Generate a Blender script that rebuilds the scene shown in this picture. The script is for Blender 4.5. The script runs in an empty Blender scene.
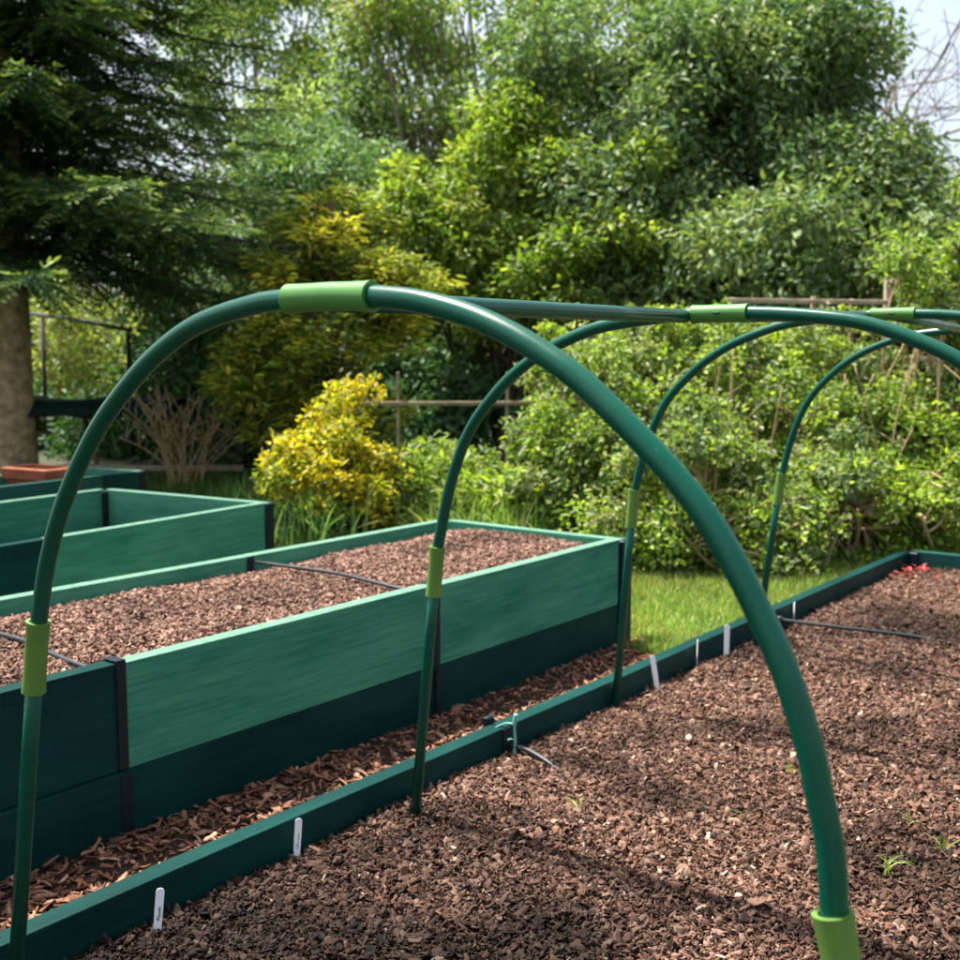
import bpy, bmesh, math, random
import numpy as np
from mathutils import Vector, Matrix

# ------------------------------------------------------------------ basics
S = 0.85            # metres per survey unit (camera height above the bed soil)
G = 1.066           # survey height of the camera above the ground
scn = bpy.context.scene
COL = scn.collection
rnd = random.Random(7)
rng = np.random.default_rng(11)

def P(x, y, z):     # survey point -> metres, ground at 0
    return np.array([x, y, z + G]) * S

RX = np.array([0.79258019, -0.06533431, 0.60625743])
RY = np.array([0.60976769, 0.08492198, -0.78801752])
RZ = np.array([0.0, 0.99424327, 0.10714624])
ROT = np.array([RX, RY, RZ])
FPX = 1132.076

def spot(u, v, d):  # a bearing sighted on the photograph, taken out to depth d
    c = np.array([(u - 480) / FPX, -(v - 480) / FPX, -1.0]) * d
    w = ROT @ c
    return P(*w)

def ground_spot(u, d):
    p = spot(u, 500, d); p[2] = 0
    return p

# ------------------------------------------------------------------ object helpers
def props(o, label=None, cat=None, group=None, kind=None):
    if label: o['label'] = label
    if cat: o['category'] = cat
    if group: o['group'] = group
    if kind: o['kind'] = kind
    return o

def empty(name, loc, label, cat, group=None, rz=0.0):
    o = bpy.data.objects.new(name, None)
    COL.objects.link(o)
    o.location = loc
    o.rotation_euler = (0, 0, rz)
    o.empty_display_size = 0.1
    return props(o, label, cat, group)

def link(name, me, mat, parent=None):
    o = bpy.data.objects.new(name, me)
    COL.objects.link(o)
    if mat is not None:
        me.materials.append(mat)
    if parent is not None:
        o.parent = parent
    return o

def raw_mesh(name, verts, tris=None, quads=None, col=None, smooth=False):
    verts = np.asarray(verts, dtype=np.float32).reshape(-1, 3)
    me = bpy.data.meshes.new(name)
    nt = 0 if tris is None else len(tris)
    nq = 0 if quads is None else len(quads)
    me.vertices.add(len(verts))
    me.vertices.foreach_set('co', verts.ravel())
    loops = []
    if nt: loops.append(np.asarray(tris, dtype=np.int32).ravel())
    if nq: loops.append(np.asarray(quads, dtype=np.int32).ravel())
    loops = np.concatenate(loops)
    me.loops.add(len(loops))
    me.loops.foreach_set('vertex_index', loops)
    starts = np.concatenate([np.arange(nt) * 3, nt * 3 + np.arange(nq) * 4]).astype(np.int32)
    me.polygons.add(nt + nq)
    me.polygons.foreach_set('loop_start', starts)
    if smooth:
        me.polygons.foreach_set('use_smooth', np.ones(nt + nq, dtype=bool))
    if col is not None:
        a = me.color_attributes.new('tint', 'FLOAT_COLOR', 'POINT')
        c = np.ones((len(verts), 4), dtype=np.float32)
        c[:, :3] = col
        a.data.foreach_set('color', c.ravel())
    me.update(calc_edges=True)
    me.validate()
    return me

def origin(parent):
    return np.array(parent.location) if parent is not None else np.zeros(3)

def catmull(pts, n=8):
    pts = [np.asarray(p, float) for p in pts]
    if len(pts) < 3: return np.array(pts)
    e = [2 * pts[0] - pts[1]] + pts + [2 * pts[-1] - pts[-2]]
    out = []
    for i in range(1, len(e) - 2):
        p0, p1, p2, p3 = e[i - 1:i + 3]
        for k in range(n):
            t = k / n
            out.append(.5 * (2 * p1 + (p2 - p0) * t + (2 * p0 - 5 * p1 + 4 * p2 - p3) * t * t + (3 * p1 - p0 - 3 * p2 + p3) * t ** 3))
    out.append(pts[-1])
    return np.array(out)

class Tubes:
    """collects swept tubes into one mesh"""
    def __init__(self): self.v = []; self.q = []; self.t = []; self.c = []; self.n = 0
    def add(self, path, rad, sides=6, cap=True, col=None):
        path = np.asarray(path, float)
        m = len(path)
        rad = np.broadcast_to(np.asarray(rad, float), (m,))
        tan = np.gradient(path, axis=0)
        tan /= np.linalg.norm(tan, axis=1)[:, None] + 1e-12
        ref = np.array([0, 0, 1.]) if abs(tan[0][2]) < .9 else np.array([1., 0, 0])
        n0 = np.cross(tan[0], ref); n0 /= np.linalg.norm(n0)
        ang = np.linspace(0, 2 * np.pi, sides, endpoint=False)
        rings = []
        for i in range(m):
            n0 = n0 - tan[i] * np.dot(n0, tan[i]); n0 /= np.linalg.norm(n0)
            b = np.cross(tan[i], n0)
            rings.append(path[i] + rad[i] * (np.cos(ang)[:, None] * n0 + np.sin(ang)[:, None] * b))
        v = np.concatenate(rings)
        base = self.n
        idx = np.arange(sides)
        for i in range(m - 1):
            a = base + i * sides
            self.q.append(np.stack([a + idx, a + (idx + 1) % sides, a + sides + (idx + 1) % sides, a + sides + idx], 1))
        extra = 0
        if cap:
            v = np.concatenate([v, path[:1], path[-1:]])
            c0, c1 = base + m * sides, base + m * sides + 1
            self.t.append(np.stack([np.full(sides, c0), base + (idx + 1) % sides, base + idx], 1))
            e = base + (m - 1) * sides
            self.t.append(np.stack([np.full(sides, c1), e + idx, e + (idx + 1) % sides], 1))
        self.v.append(v); self.n += len(v)
        self.c.append(np.tile(np.asarray(col if col is not None else (.5, .5, .5), float), (len(v), 1)))
        return self
    def build(self, name, mat, parent=None, smooth=True):
        v = np.concatenate(self.v) - origin(parent)
        t = np.concatenate(self.t) if self.t else None
        me = raw_mesh(name, v, t, np.concatenate(self.q), np.concatenate(self.c), smooth)
        return link(name, me, mat, parent)

def board_mesh(name, L, T, H, bevel=.002, axis='y', bow=.0, seed=0, seg=10):
    """plank running along local axis from 0..L, thickness T (0..T across), height 0..H"""
    r = random.Random(seed)
    bm = bmesh.new()
    ph, ph2 = r.uniform(0, 6), r.uniform(0, 6)
    rings = []
    for i in range(seg + 1):
        s = L * i / seg
        w = bow * math.sin(s * 3.1 + ph) + bow * .5 * math.sin(s * 7.7 + ph2)
        h = H + bow * .7 * math.sin(s * 4.3 + ph2)
        c = [(0 + w, 0), (T + w, 0), (T + w, h), (0 + w, h)]
        rings.append([bm.verts.new((x, s, z) if axis == 'y' else (s, x, z)) for x, z in c])
    for a, b in zip(rings, rings[1:]):
        for k in range(4):
            bm.faces.new((a[k], a[(k + 1) % 4], b[(k + 1) % 4], b[k]))
    bm.faces.new(rings[0][::-1]); bm.faces.new(rings[-1])
    bmesh.ops.recalc_face_normals(bm, faces=bm.faces)
    long_edges = [e for e in bm.edges if len(e.link_faces) == 2 and e.calc_face_angle(0) > .8]
    bmesh.ops.bevel(bm, geom=long_edges, offset=bevel, segments=2, affect='EDGES', profile=.6)
    me = bpy.data.meshes.new(name)
    bm.to_mesh(me); bm.free()
    return me

def box_bm(bm, x0, x1, y0, y1, z0, z1):
    vs = [bm.verts.new(p) for p in ((x0, y0, z0), (x1, y0, z0), (x1, y1, z0), (x0, y1, z0), (x0, y0, z1), (x1, y0, z1), (x1, y1, z1), (x0, y1, z1))]
    for f in ((3, 2, 1, 0), (4, 5, 6, 7), (0, 1, 5, 4), (1, 2, 6, 5), (2, 3, 7, 6), (3, 0, 4, 7)):
        bm.faces.new([vs[i] for i in f])

def boxes(name, lst, mat, parent=None, bevel=.0015):
    bm = bmesh.new()
    for b in lst: box_bm(bm, *b)
    if bevel:
        bmesh.ops.bevel(bm, geom=list(bm.edges), offset=bevel, segments=1, affect='EDGES')
    me = bpy.data.meshes.new(name); bm.to_mesh(me); bm.free()
    return link(name, me, mat, parent)

# ------------------------------------------------------------------ materials
def mat_new(name):
    m = bpy.data.materials.new(name); m.use_nodes = True
    nt = m.node_tree; nt.nodes.clear()
    out = nt.nodes.new('ShaderNodeOutputMaterial')
    bs = nt.nodes.new('ShaderNodeBsdfPrincipled')
    nt.links.new(bs.outputs[0], out.inputs[0])
    return m, nt, bs, out

def N(nt, kind, **kw):
    n = nt.nodes.new(kind)
    for k, v in kw.items():
        if k in n.inputs.keys() if hasattr(n.inputs, 'keys') else False: n.inputs[k].default_value = v
        else: setattr(n, k, v)
    return n

def noise_of(nt, vec, scale, detail=4, rough=.6):
    n = nt.nodes.new('ShaderNodeTexNoise')
    n.inputs['Scale'].default_value = scale; n.inputs['Detail'].default_value = detail; n.inputs['Roughness'].default_value = rough
    nt.links.new(vec, n.inputs['Vector'])
    return n.outputs['Fac']

def ramp_of(nt, fac, stops):
    r = nt.nodes.new('ShaderNodeValToRGB')
    el = r.color_ramp.elements
    while len(el) < len(stops): el.new(.5)
    for e, (p, c) in zip(el, stops):
        e.position = p; e.color = (c[0], c[1], c[2], 1) if len(c) == 3 else c
    nt.links.new(fac, r.inputs[0])
    return r.outputs[0]

def mapped(nt, scale, coord='Object'):
    tc = nt.nodes.new('ShaderNodeTexCoord'); mp = nt.nodes.new('ShaderNodeMapping')
    mp.inputs['Scale'].default_value = scale
    nt.links.new(tc.outputs[coord], mp.inputs['Vector'])
    return mp.outputs[0]

def mixrgb(nt, fac, a, b, mode='MIX'):
    m = nt.nodes.new('ShaderNodeMix'); m.data_type = 'RGBA'; m.blend_type = mode
    for sock, val in ((m.inputs['Factor'], fac), (m.inputs['A'], a), (m.inputs['B'], b)):
        pass
    ins = [i for i in m.inputs if i.enabled]
    f, A, B = m.inputs[0], m.inputs[6], m.inputs[7]
    for sock, val in ((f, fac), (A, a), (B, b)):
        if isinstance(val, (int, float)): sock.default_value = val
        elif isinstance(val, tuple): sock.default_value = (*val, 1)
        else: nt.links.new(val, sock)
    return m.outputs[2]

def bump(nt, bs, fac, strength, dist):
    b = nt.nodes.new('ShaderNodeBump')
    b.inputs['Strength'].default_value = strength; b.inputs['Distance'].default_value = dist
    nt.links.new(fac, b.inputs['Height']); nt.links.new(b.outputs[0], bs.inputs['Normal'])

def stained_wood(name, dark, light, axis, wear, rough=.72, scratch=.0):
    m, nt, bs, out = mat_new(name)
    st = {'y': (150, 5, 150), 'x': (5, 150, 150)}[axis]
    vec = mapped(nt, st)
    oi = nt.nodes.new('ShaderNodeObjectInfo')
    ad = nt.nodes.new('ShaderNodeVectorMath'); ad.operation = 'ADD'
    cb = nt.nodes.new('ShaderNodeCombineXYZ')
    ml = nt.nodes.new('ShaderNodeMath'); ml.operation = 'MULTIPLY'; ml.inputs[1].default_value = 37.0
    nt.links.new(oi.outputs['Random'], ml.inputs[0])
    for i in range(3): nt.links.new(ml.outputs[0], cb.inputs[i])
    nt.links.new(vec, ad.inputs[0]); nt.links.new(cb.outputs[0], ad.inputs[1])
    grain = noise_of(nt, ad.outputs[0], 1.0, 6, .62)
    big = mapped(nt, {'y': (7, 2.0, 7), 'x': (2.0, 7, 7)}[axis])
    ad2 = nt.nodes.new('ShaderNodeVectorMath'); ad2.operation = 'ADD'
    nt.links.new(big, ad2.inputs[0]); nt.links.new(cb.outputs[0], ad2.inputs[1])
    patch = noise_of(nt, ad2.outputs[0], 1.3, 8, .62)
    md = tuple(d + (l - d) * .5 for d, l in zip(dark, light))
    c1 = ramp_of(nt, patch, [(.30, dark), (.48, md), (.68, light)])
    c2 = ramp_of(nt, grain, [(.30, (.62, .66, .68)), (.52, (1, 1, 1)), (.72, (1.30, 1.20, 1.10))])
    c = mixrgb(nt, wear, c1, c2, 'MULTIPLY')
    fine = noise_of(nt, mapped(nt, (60, 60, 60)), 3.0, 2)
    spots = ramp_of(nt, fine, [(.70, (0, 0, 0)), (.80, (1, 1, 1))])
    sp = nt.nodes.new('ShaderNodeMath'); sp.operation = 'MULTIPLY'; sp.inputs[1].default_value = .16
    nt.links.new(spots, sp.inputs[0])
    c = mixrgb(nt, sp.outputs[0], c, (.26, .30, .24))
    nt.links.new(c, bs.inputs['Base Color'])
    bs.inputs['Roughness'].default_value = rough
    bs.inputs['Specular IOR Level'].default_value = .10
    bump(nt, bs, grain, .5, .002)
    return m

def plain(name, colr, rough=.5, spec=.5, var=.12, scale=20, coat=0.0, bumpy=0.0):
    m, nt, bs, out = mat_new(name)
    n = noise_of(nt, mapped(nt, (1, 1, 1)), scale, 4)
    lo = tuple(c * (1 - var) for c in colr); hi = tuple(c * (1 + var) for c in colr)
    nt.links.new(ramp_of(nt, n, [(.3, lo), (.7, hi)]), bs.inputs['Base Color'])
    bs.inputs['Roughness'].default_value = rough
    bs.inputs['Specular IOR Level'].default_value = spec
    if coat:
        bs.inputs['Coat Weight'].default_value = coat; bs.inputs['Coat Roughness'].default_value = .08
    if bumpy:
        bump(nt, bs, n, bumpy, .004)
    return m

def tinted(name, rough=.6, spec=.3, trans=0.0, texvar=.0, texscale=30, gain=1.3):
    m, nt, bs, out = mat_new(name)
    at = nt.nodes.new('ShaderNodeAttribute'); at.attribute_name = 'tint'
    c = at.outputs['Color']
    if texvar:
        n = noise_of(nt, mapped(nt, (1, 1, 1)), texscale, 3)
        c = mixrgb(nt, texvar, c, ramp_of(nt, n, [(.3, (.45, .42, .40)), (.7, (1.35, 1.35, 1.35))]), 'MULTIPLY')
        bump(nt, bs, n, .5, .003)
    nt.links.new(c, bs.inputs['Base Color'])
    bs.inputs['Roughness'].default_value = rough
    bs.inputs['Specular IOR Level'].default_value = spec
    if trans:
        tr = nt.nodes.new('ShaderNodeBsdfTranslucent')
        nt.links.new(mixrgb(nt, 1.0, c, (gain, gain * 1.05, gain * .45), 'MULTIPLY'), tr.inputs['Color'])
        mx = nt.nodes.new('ShaderNodeMixShader'); mx.inputs[0].default_value = trans
        nt.links.new(bs.outputs[0], mx.inputs[1]); nt.links.new(tr.outputs[0], mx.inputs[2])
        nt.links.new(mx.outputs[0], out.inputs[0])
    return m

PALE_D, PALE_L = (.022, .165, .105), (.080, .285, .180)
DARK_D, DARK_L = (.001, .023, .021), (.004, .044, .038)
M = {}
M['pale_y'] = stained_wood('pale_green_stain_y', PALE_D, PALE_L, 'y', .9)
M['pale_x'] = stained_wood('pale_green_stain_x', PALE_D, PALE_L, 'x', .75)
M['dark_y'] = stained_wood('dark_green_stain_y', DARK_D, DARK_L, 'y', .5, .5)
M['dark_x'] = stained_wood('dark_green_stain_x', DARK_D, DARK_L, 'x', .5, .5)
M['mid_y'] = stained_wood('teal_stain_y', (.009, .05, .042), (.02, .085, .07), 'y', .6, .5)
M['mid_x'] = stained_wood('teal_stain_x', (.009, .05, .042), (.02, .085, .07), 'x', .6, .5)
M['top_edge'] = plain('board_top_edge', (.100, .205, .145), .85, .15, .25, 60)
M['strap'] = plain('black_plastic', (.006, .012, .018), .5, .25, .3, 60)
M['rod'] = plain('dark_rod', (.018, .022, .028), .45, .4, .3, 60)
M['tube'] = plain('green_tube_plastic', (.0, .066, .040), .20, .32, .10, 9)
def add_wear(m, lo, hi, scale=14):
    nt = m.node_tree; bs = [n for n in nt.nodes if n.type == 'BSDF_PRINCIPLED'][0]
    v = mapped(nt, (1, 1, 1)); n = noise_of(nt, v, scale, 6, .7)
    mr = nt.nodes.new('ShaderNodeMapRange'); mr.inputs['From Min'].default_value = .35; mr.inputs['From Max'].default_value = .7
    mr.inputs['To Min'].default_value = lo; mr.inputs['To Max'].default_value = hi
    nt.links.new(n, mr.inputs['Value']); nt.links.new(mr.outputs[0], bs.inputs['Roughness'])
    old = bs.inputs['Base Color'].links[0].from_socket
    f = noise_of(nt, v, 130, 2); sp = ramp_of(nt, f, [(.69, (0, 0, 0)), (.76, (.30, .30, .30))])
    nt.links.new(mixrgb(nt, sp, old, (.09, .12, .09)), bs.inputs['Base Color'])
add_wear(M['tube'], .22, .38)
M['sleeve'] = plain('lime_sleeve_plastic', (.10, .205, .035), .45, .4, .14, 14, bumpy=.03)
M['sleeve2'] = plain('mid_green_sleeve_plastic', (.062, .195, .042), .5, .3, .12, 14, bumpy=.03)
add_wear(M['sleeve'], .36, .6, 20); add_wear(M['sleeve2'], .42, .62, 20)
M['slot'] = plain('dark_slot', (.012, .06, .02), .6, .2)
M['label'] = plain('white_label_plastic', (.88, .88, .90), .4, .4, .04, 80)
M['ink'] = plain('faded_ink', (.10, .10, .12), .8, .1, .3, 300)
M['twine'] = plain('mint_tie', (.17, .42, .33), .6, .3, .2, 200)
M['terracotta'] = plain('terracotta', (.26, .080, .04), .75, .2, .25, 14, bumpy=.1)
M['fencewood'] = plain('weathered_fence_wood', (.40, .32, .23), .85, .1, .35, 12, bumpy=.3)
M['oldwood'] = plain('old_mossy_wood', (.14, .12, .07), .9, .1, .4, 10, bumpy=.4)
M['oldwood2'] = plain('grey_brown_stakes', (.26, .21, .14), .9, .1, .4, 10, bumpy=.4)
M['netting'] = plain('dark_green_cover', (.010, .030, .024), .8, .1, .4, 18, bumpy=.5)
M['wire'] = plain('rusty_dark_metal', (.03, .028, .025), .6, .4, .3, 40)
M['bark'] = plain('tree_bark', (.19, .155, .115), .95, .1, .45, 16, bumpy=.8)
M['bark_dark'] = plain('dark_bark', (.085, .065, .045), .95, .1, .45, 18, bumpy=.8)
M['bark_spruce'] = plain('spruce_bark', (.48, .335, .20), .95, .1, .5, 14, bumpy=.8)
M['twig'] = plain('dry_twigs', (.42, .30, .165), .9, .1, .3, 30)
M['chip'] = tinted('bark_chips', .85, .18, 0, .55, 90)
M['shred'] = tinted('wood_shreds', .8, .2, 0, .5, 120)
M['leaf_gloss'] = tinted('glossy_leaf', .52, .26, .30)
M['leaf'] = tinted('soft_leaf', .5, .35, .42)
M['needle'] = tinted('needle_spray', .6, .2, .26)
M['grass'] = tinted('grass_blade', .55, .3, .38)

def soil_mat(name, a, b):
    m, nt, bs, out = mat_new(name)
    n = noise_of(nt, mapped(nt, (1, 1, 1)), 55, 6, .7)
    nt.links.new(ramp_of(nt, n, [(.3, a), (.7, b)]), bs.inputs['Base Color'])
    bs.inputs['Roughness'].default_value = .95; bs.inputs['Specular IOR Level'].default_value = .1
    bump(nt, bs, n, 1.0, .012)
    return m
M['soil'] = soil_mat('dark_soil', (.016, .011, .009), (.06, .038, .030))
M['soil_pale'] = soil_mat('dry_soil', (.06, .038, .03), (.16, .10, .08))

def ground_mat():
    m, nt, bs, out = mat_new('garden_ground')
    v = mapped(nt, (1, 1, 1))
    n1 = noise_of(nt, v, .8, 4); n2 = noise_of(nt, v, 25, 5)
    soil = ramp_of(nt, n2, [(.3, (.02, .015, .010)), (.7, (.07, .05, .03))])
    gr = ramp_of(nt, n2, [(.3, (.025, .05, .010)), (.7, (.07, .12, .03))])
    f = ramp_of(nt, n1, [(.42, (0, 0, 0)), (.58, (1, 1, 1))])
    nt.links.new(mixrgb(nt, f, soil, gr), bs.inputs['Base Color'])
    bs.inputs['Roughness'].default_value = .95
    bump(nt, bs, n2, .8, .02)
    return m
M['ground'] = ground_mat()
def lawn_mat():
    m, nt, bs, out = mat_new('lawn_turf')
    n = noise_of(nt, mapped(nt, (1, 1, 1)), 40, 5)
    nt.links.new(ramp_of(nt, n, [(.3, (.03, .055, .01)), (.7, (.10, .16, .03))]), bs.inputs['Base Color'])
    bs.inputs['Roughness'].default_value = .95
    bump(nt, bs, n, .8, .02)
    return m
M['lawn'] = lawn_mat()

# ------------------------------------------------------------------ ground
def sheet(name, pts, z, mat, label, cat, sub=None):
    bm = bmesh.new()
    bm.faces.new([bm.verts.new((x, y, z)) for x, y in pts])
    me = bpy.data.meshes.new(name); bm.to_mesh(me); bm.free()
    o = link(name, me, mat)
    return props(o, label, cat, kind='structure')
sheet('ground', [(-150, -150), (150, -150), (150, 150), (-150, 150)], 0, M['ground'], 'dark earth and thin turf of the garden under beds and shrubs', 'ground')
sheet('lawn', [(-3.35 * S, 3.66 * S), (3 * S, 3.66 * S), (3 * S, 6.6 * S), (-3.35 * S, 6.2 * S)], .004, M['lawn'], 'sunlit strip of lawn between the raised beds and the shrubs', 'lawn')
sheet('path', [(-2.12 * S, -1 * S), (-1.70 * S, -1 * S), (-1.70 * S, 3.655 * S), (-2.12 * S, 3.655 * S)], .008, M['soil'], 'narrow path floor under the bark shreds between two beds', 'path')

# ------------------------------------------------------------------ raised beds (local metres: x across, y along, z up)
BH = .2455 * S      # height of one board
BT = .046 * S       # thickness of one board

def put(me, mat, parent, loc, name='board', label=None):
    o = link(name, me, mat, parent); o.location = loc
    if mat.name.startswith('pale'):         # upward faces of the pale boards take a greyer green
        me.materials.append(M['top_edge'])
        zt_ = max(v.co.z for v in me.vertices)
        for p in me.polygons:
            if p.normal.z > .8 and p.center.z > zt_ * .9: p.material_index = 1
    if label: o['label'] = label
    return o

def joint_strap(parent, x_face, side, y, ztop, zlow, xin, proud=.0035, w=.021, cap=True):
    """a plastic clip folded over the top of two butting boards; side=+1: visible face looks to +x"""
    lo, hi = (xin - .004, x_face + proud) if side > 0 else (x_face - proud, xin + .004)
    lst = [(x_face if side > 0 else lo, hi if side > 0 else x_face, y - w / 2, y + w / 2, zlow, ztop + (.0042 if cap else -.003))]
    if cap: lst.append((lo, hi, y - w / 2, y + w / 2, ztop + .0042, ztop + .0058))
    lst.append((lo - .003 if side > 0 else hi, lo if side > 0 else hi + .003, y - w / 2, y + w / 2, ztop - .06, ztop - (.0 if cap else .004)))
    return boxes('joint_strap', lst, M['strap'], parent, .001)

def tube_part(name, path, r, mat, parent, sides=10):
    t = Tubes(); t.add(np.asarray(path) + origin(parent), r, sides)
    return t.build(name, mat, parent)

# --- bed one: the double height bed beside the path
bed1 = empty('raised_bed', P(-2.1, 0, -G), 'two board high green raised bed full of pale bark mulch beside the path', 'raised bed')
ys = [-.72, .36, 1.438, 2.52, 3.57]
W1 = (2.92 - 2.1) * S
zt = (G - .6636) * S
zs = (G - .909) * S
for i in range(4):
    a, b = ys[i] * S, ys[i + 1] * S
    pale = i >= 2
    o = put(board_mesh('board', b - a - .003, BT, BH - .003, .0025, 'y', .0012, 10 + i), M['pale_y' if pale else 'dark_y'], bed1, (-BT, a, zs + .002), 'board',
            'faded pale green upper board' if pale else 'dark green upper board')
    put(board_mesh('board', b - a - .003, BT, zs + .06, .0025, 'y', .0012, 20 + i), M['dark_y'], bed1, (-BT + (.008 if i < 2 else -.001), a, -.06), 'board', 'dark green lower board')
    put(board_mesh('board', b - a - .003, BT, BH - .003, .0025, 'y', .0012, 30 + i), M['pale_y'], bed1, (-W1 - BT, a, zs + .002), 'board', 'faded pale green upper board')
    put(board_mesh('board', b - a - .003, BT, zs + .06, .0025, 'y', .0012, 40 + i), M['dark_y'], bed1, (-W1 - BT, a, -.06), 'board', 'dark green lower board')
for y, s in ((ys[-1], 1), (ys[0], -1)):
    yy = y * S + (.003 if s > 0 else -BT - .003)
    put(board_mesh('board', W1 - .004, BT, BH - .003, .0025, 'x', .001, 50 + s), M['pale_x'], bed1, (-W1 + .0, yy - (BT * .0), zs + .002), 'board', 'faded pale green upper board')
    put(board_mesh('board', W1 - .004, BT, zs + .06, .0025, 'x', .001, 53 + s), M['dark_x'], bed1, (-W1, yy, -.06), 'board', 'dark green lower board')
for i in (1, 2, 3):
    joint_strap(bed1, 0, 1, ys[i] * S, zt, zs + .004, -BT)
    boxes('joint_strap', [(.0015, .009, ys[i] * S - .012, ys[i] * S + .012, .0, zs - .004)], M['strap'], bed1, .001)
    joint_strap(bed1, -W1, 1, ys[i] * S, zt, zs + .004, -W1 - BT, .004, .026, False)
for x in (-.028, -W1 - BT):
    for y in (ys[-1] * S + .004,):
        x0 = x if x > -.1 else x
        boxes('corner_post', [(x0 + (.006 if x > -.1 else -.006), x0 + .036 + (.006 if x > -.1 else -.006), y, y + .052, -.02, zt - .004)], M['strap'], bed1, .003)
for i in (1, 2, 3):
    y = ys[i] * S
    zr = (G - .700) * S
    pts = [(-.03, y - .01, zr + .004), (-.2, y - .004, zr + .012), (-W1 * .55, y + .02, zr + .014), (-W1 + .012, y + .012, zt - .02)]
    tube_part('brace_rod', catmull(pts, 6), .0052, M['rod'], bed1, 8)

# --- bed two: empty bed further left, turned a little
bed2 = empty('raised_bed', P(-3.9367, 3.4939, -G), 'empty green raised bed left of the mulched one, its end by the yellow shrub', 'raised bed', rz=math.radians(6.7))
W2 = 1.07 * S
def rect_bed(root, L, W, sect, pales, top_z, nlow=True, seed=100, darkpost=True):
    for i, (a, b) in enumerate(sect):
        m_front = M[pales[i] + '_y']
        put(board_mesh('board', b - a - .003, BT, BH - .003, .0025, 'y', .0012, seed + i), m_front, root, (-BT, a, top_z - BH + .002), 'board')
        put(board_mesh('board', b - a - .003, BT, top_z - BH + .05, .0025, 'y', .0012, seed + 10 + i), M['mid_y'], root, (-BT - .001, a, -.05), 'board')
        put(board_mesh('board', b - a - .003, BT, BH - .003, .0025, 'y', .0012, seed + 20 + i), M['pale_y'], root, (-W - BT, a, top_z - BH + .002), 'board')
        put(board_mesh('board', b - a - .003, BT, top_z - BH + .05, .0025, 'y', .0012, seed + 30 + i), M['mid_y'], root, (-W - BT - .001, a, -.05), 'board')
    for yy in (.003, -L - BT - .003):
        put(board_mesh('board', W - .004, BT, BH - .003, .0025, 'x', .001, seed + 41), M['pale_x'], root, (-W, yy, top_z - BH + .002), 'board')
        put(board_mesh('board', W - .004, BT, top_z - BH + .05, .0025, 'x', .001, seed + 42), M['mid_x'], root, (-W, yy, -.05), 'board')
    boxes('corner_post', [(-.014, .004, .004, .05, -.02, top_z - .004)], M['strap'], root, .003)
    boxes('soil_line', [(-W + .004, -BT - .004, -L + .01, -.004, .0, top_z - .19)], M['soil'], root, 0) if darkpost and W < .6 else None
    boxes('corner_post', [(-W + .001, -W + .020, -.020, .001, -.02, top_z - .006)], M['strap'], root, .003)
L2 = 3.1 * S
rect_bed(bed2, L2, W2, [(-L2, -2.2 * S), (-2.2 * S, -1.19 * S), (-1.19 * S, 0)], ['dark', 'dark', 'pale'], zt, seed=100)
# --- bed three
bed3 = empty('raised_bed', P(-5.66, 4.04, -G), 'narrow green raised bed farthest back, with the terracotta planter in it', 'raised bed', rz=math.radians(8))
L3 = 2.6 * S
rect_bed(bed3, L3, .48 * S, [(-L3, -1.3 * S), (-1.3 * S, -.26 * S), (-.26 * S, 0)], ['mid', 'mid', 'dark'], zt, seed=200)

# --- right bed: single board high, under the hoops
bed4 = empty('raised_bed', P(-1.655, 0, -G), 'low single board raised bed of dark bark mulch under the hoops', 'raised bed')
z4 = (G - .934) * S
W4 = 1.57 * S
y4 = [-1.2, .53, 2.26, 3.93, 5.6]
for i in range(4):
    a, b = y4[i] * S, y4[i + 1] * S
    put(board_mesh('board', b - a - .003, BT, z4 + .08, .003, 'y', .0012, 300 + i), M['dark_y'] if i < 3 else M['dark_y'], bed4, (-BT, a, -.08), 'board')
    put(board_mesh('board', b - a - .003, BT, z4 + .08, .003, 'y', .0012, 310 + i), M['dark_y'], bed4, (W4, a, -.08), 'board')
put(board_mesh('board', W4 - .004, BT, z4 + .08, .003, 'x', .001, 320), M['mid_x'], bed4, (.002, y4[-1] * S + .003, -.08), 'board', 'slightly paler end board')
put(board_mesh('board', W4 - .004, BT, z4 + .08, .003, 'x', .001, 321), M['mid_x'], bed4, (.002, y4[0] * S - BT - .003, -.08), 'board')
for i in (1, 2, 3):
    y = y4[i] * S
    boxes('joint_strap', [(.0012, .005, y - .014, y + .014, 0, z4 - .002)], M['strap'], bed4, .001)
    boxes('joint_strap', [(-BT - .016, -BT - .001, y - .012, y + .012, 0, z4 + .014)], M['strap'], bed4, .002)
boxes('corner_post', [(.001, .034, y4[-1] * S - .036, y4[-1] * S + .001, -.05, z4 - .002)], M['strap'], bed4, .003)
zs4 = (G - 1.0) * S
yb = 3.95 * S
tube_part('brace_rod', catmull([(.006, yb, zs4 + .030), (.05, yb + .01, zs4 + .026), (.22, yb + .06, zs4 + .018), (.40, yb + .13, zs4 + .006), (.52, yb + .15, zs4 - .012)], 6), .0058, M['rod'], bed4, 8)
tube_part('rod_eye', [(.004, yb, zs4 + .028), (.026, yb + .003, zs4 + .030)], .0105, M['rod'], bed4, 10)
yb2 = 2.262 * S
tube_part('brace_rod', catmull([(.006, yb2 + .005, zs4 + .012), (.05, yb2 + .0, zs4 + .016), (.11, yb2 - .012, zs4 + .008), (.17, yb2 - .02, zs4 - .012)], 6), .0058, M['rod'], bed4, 8)

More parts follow.
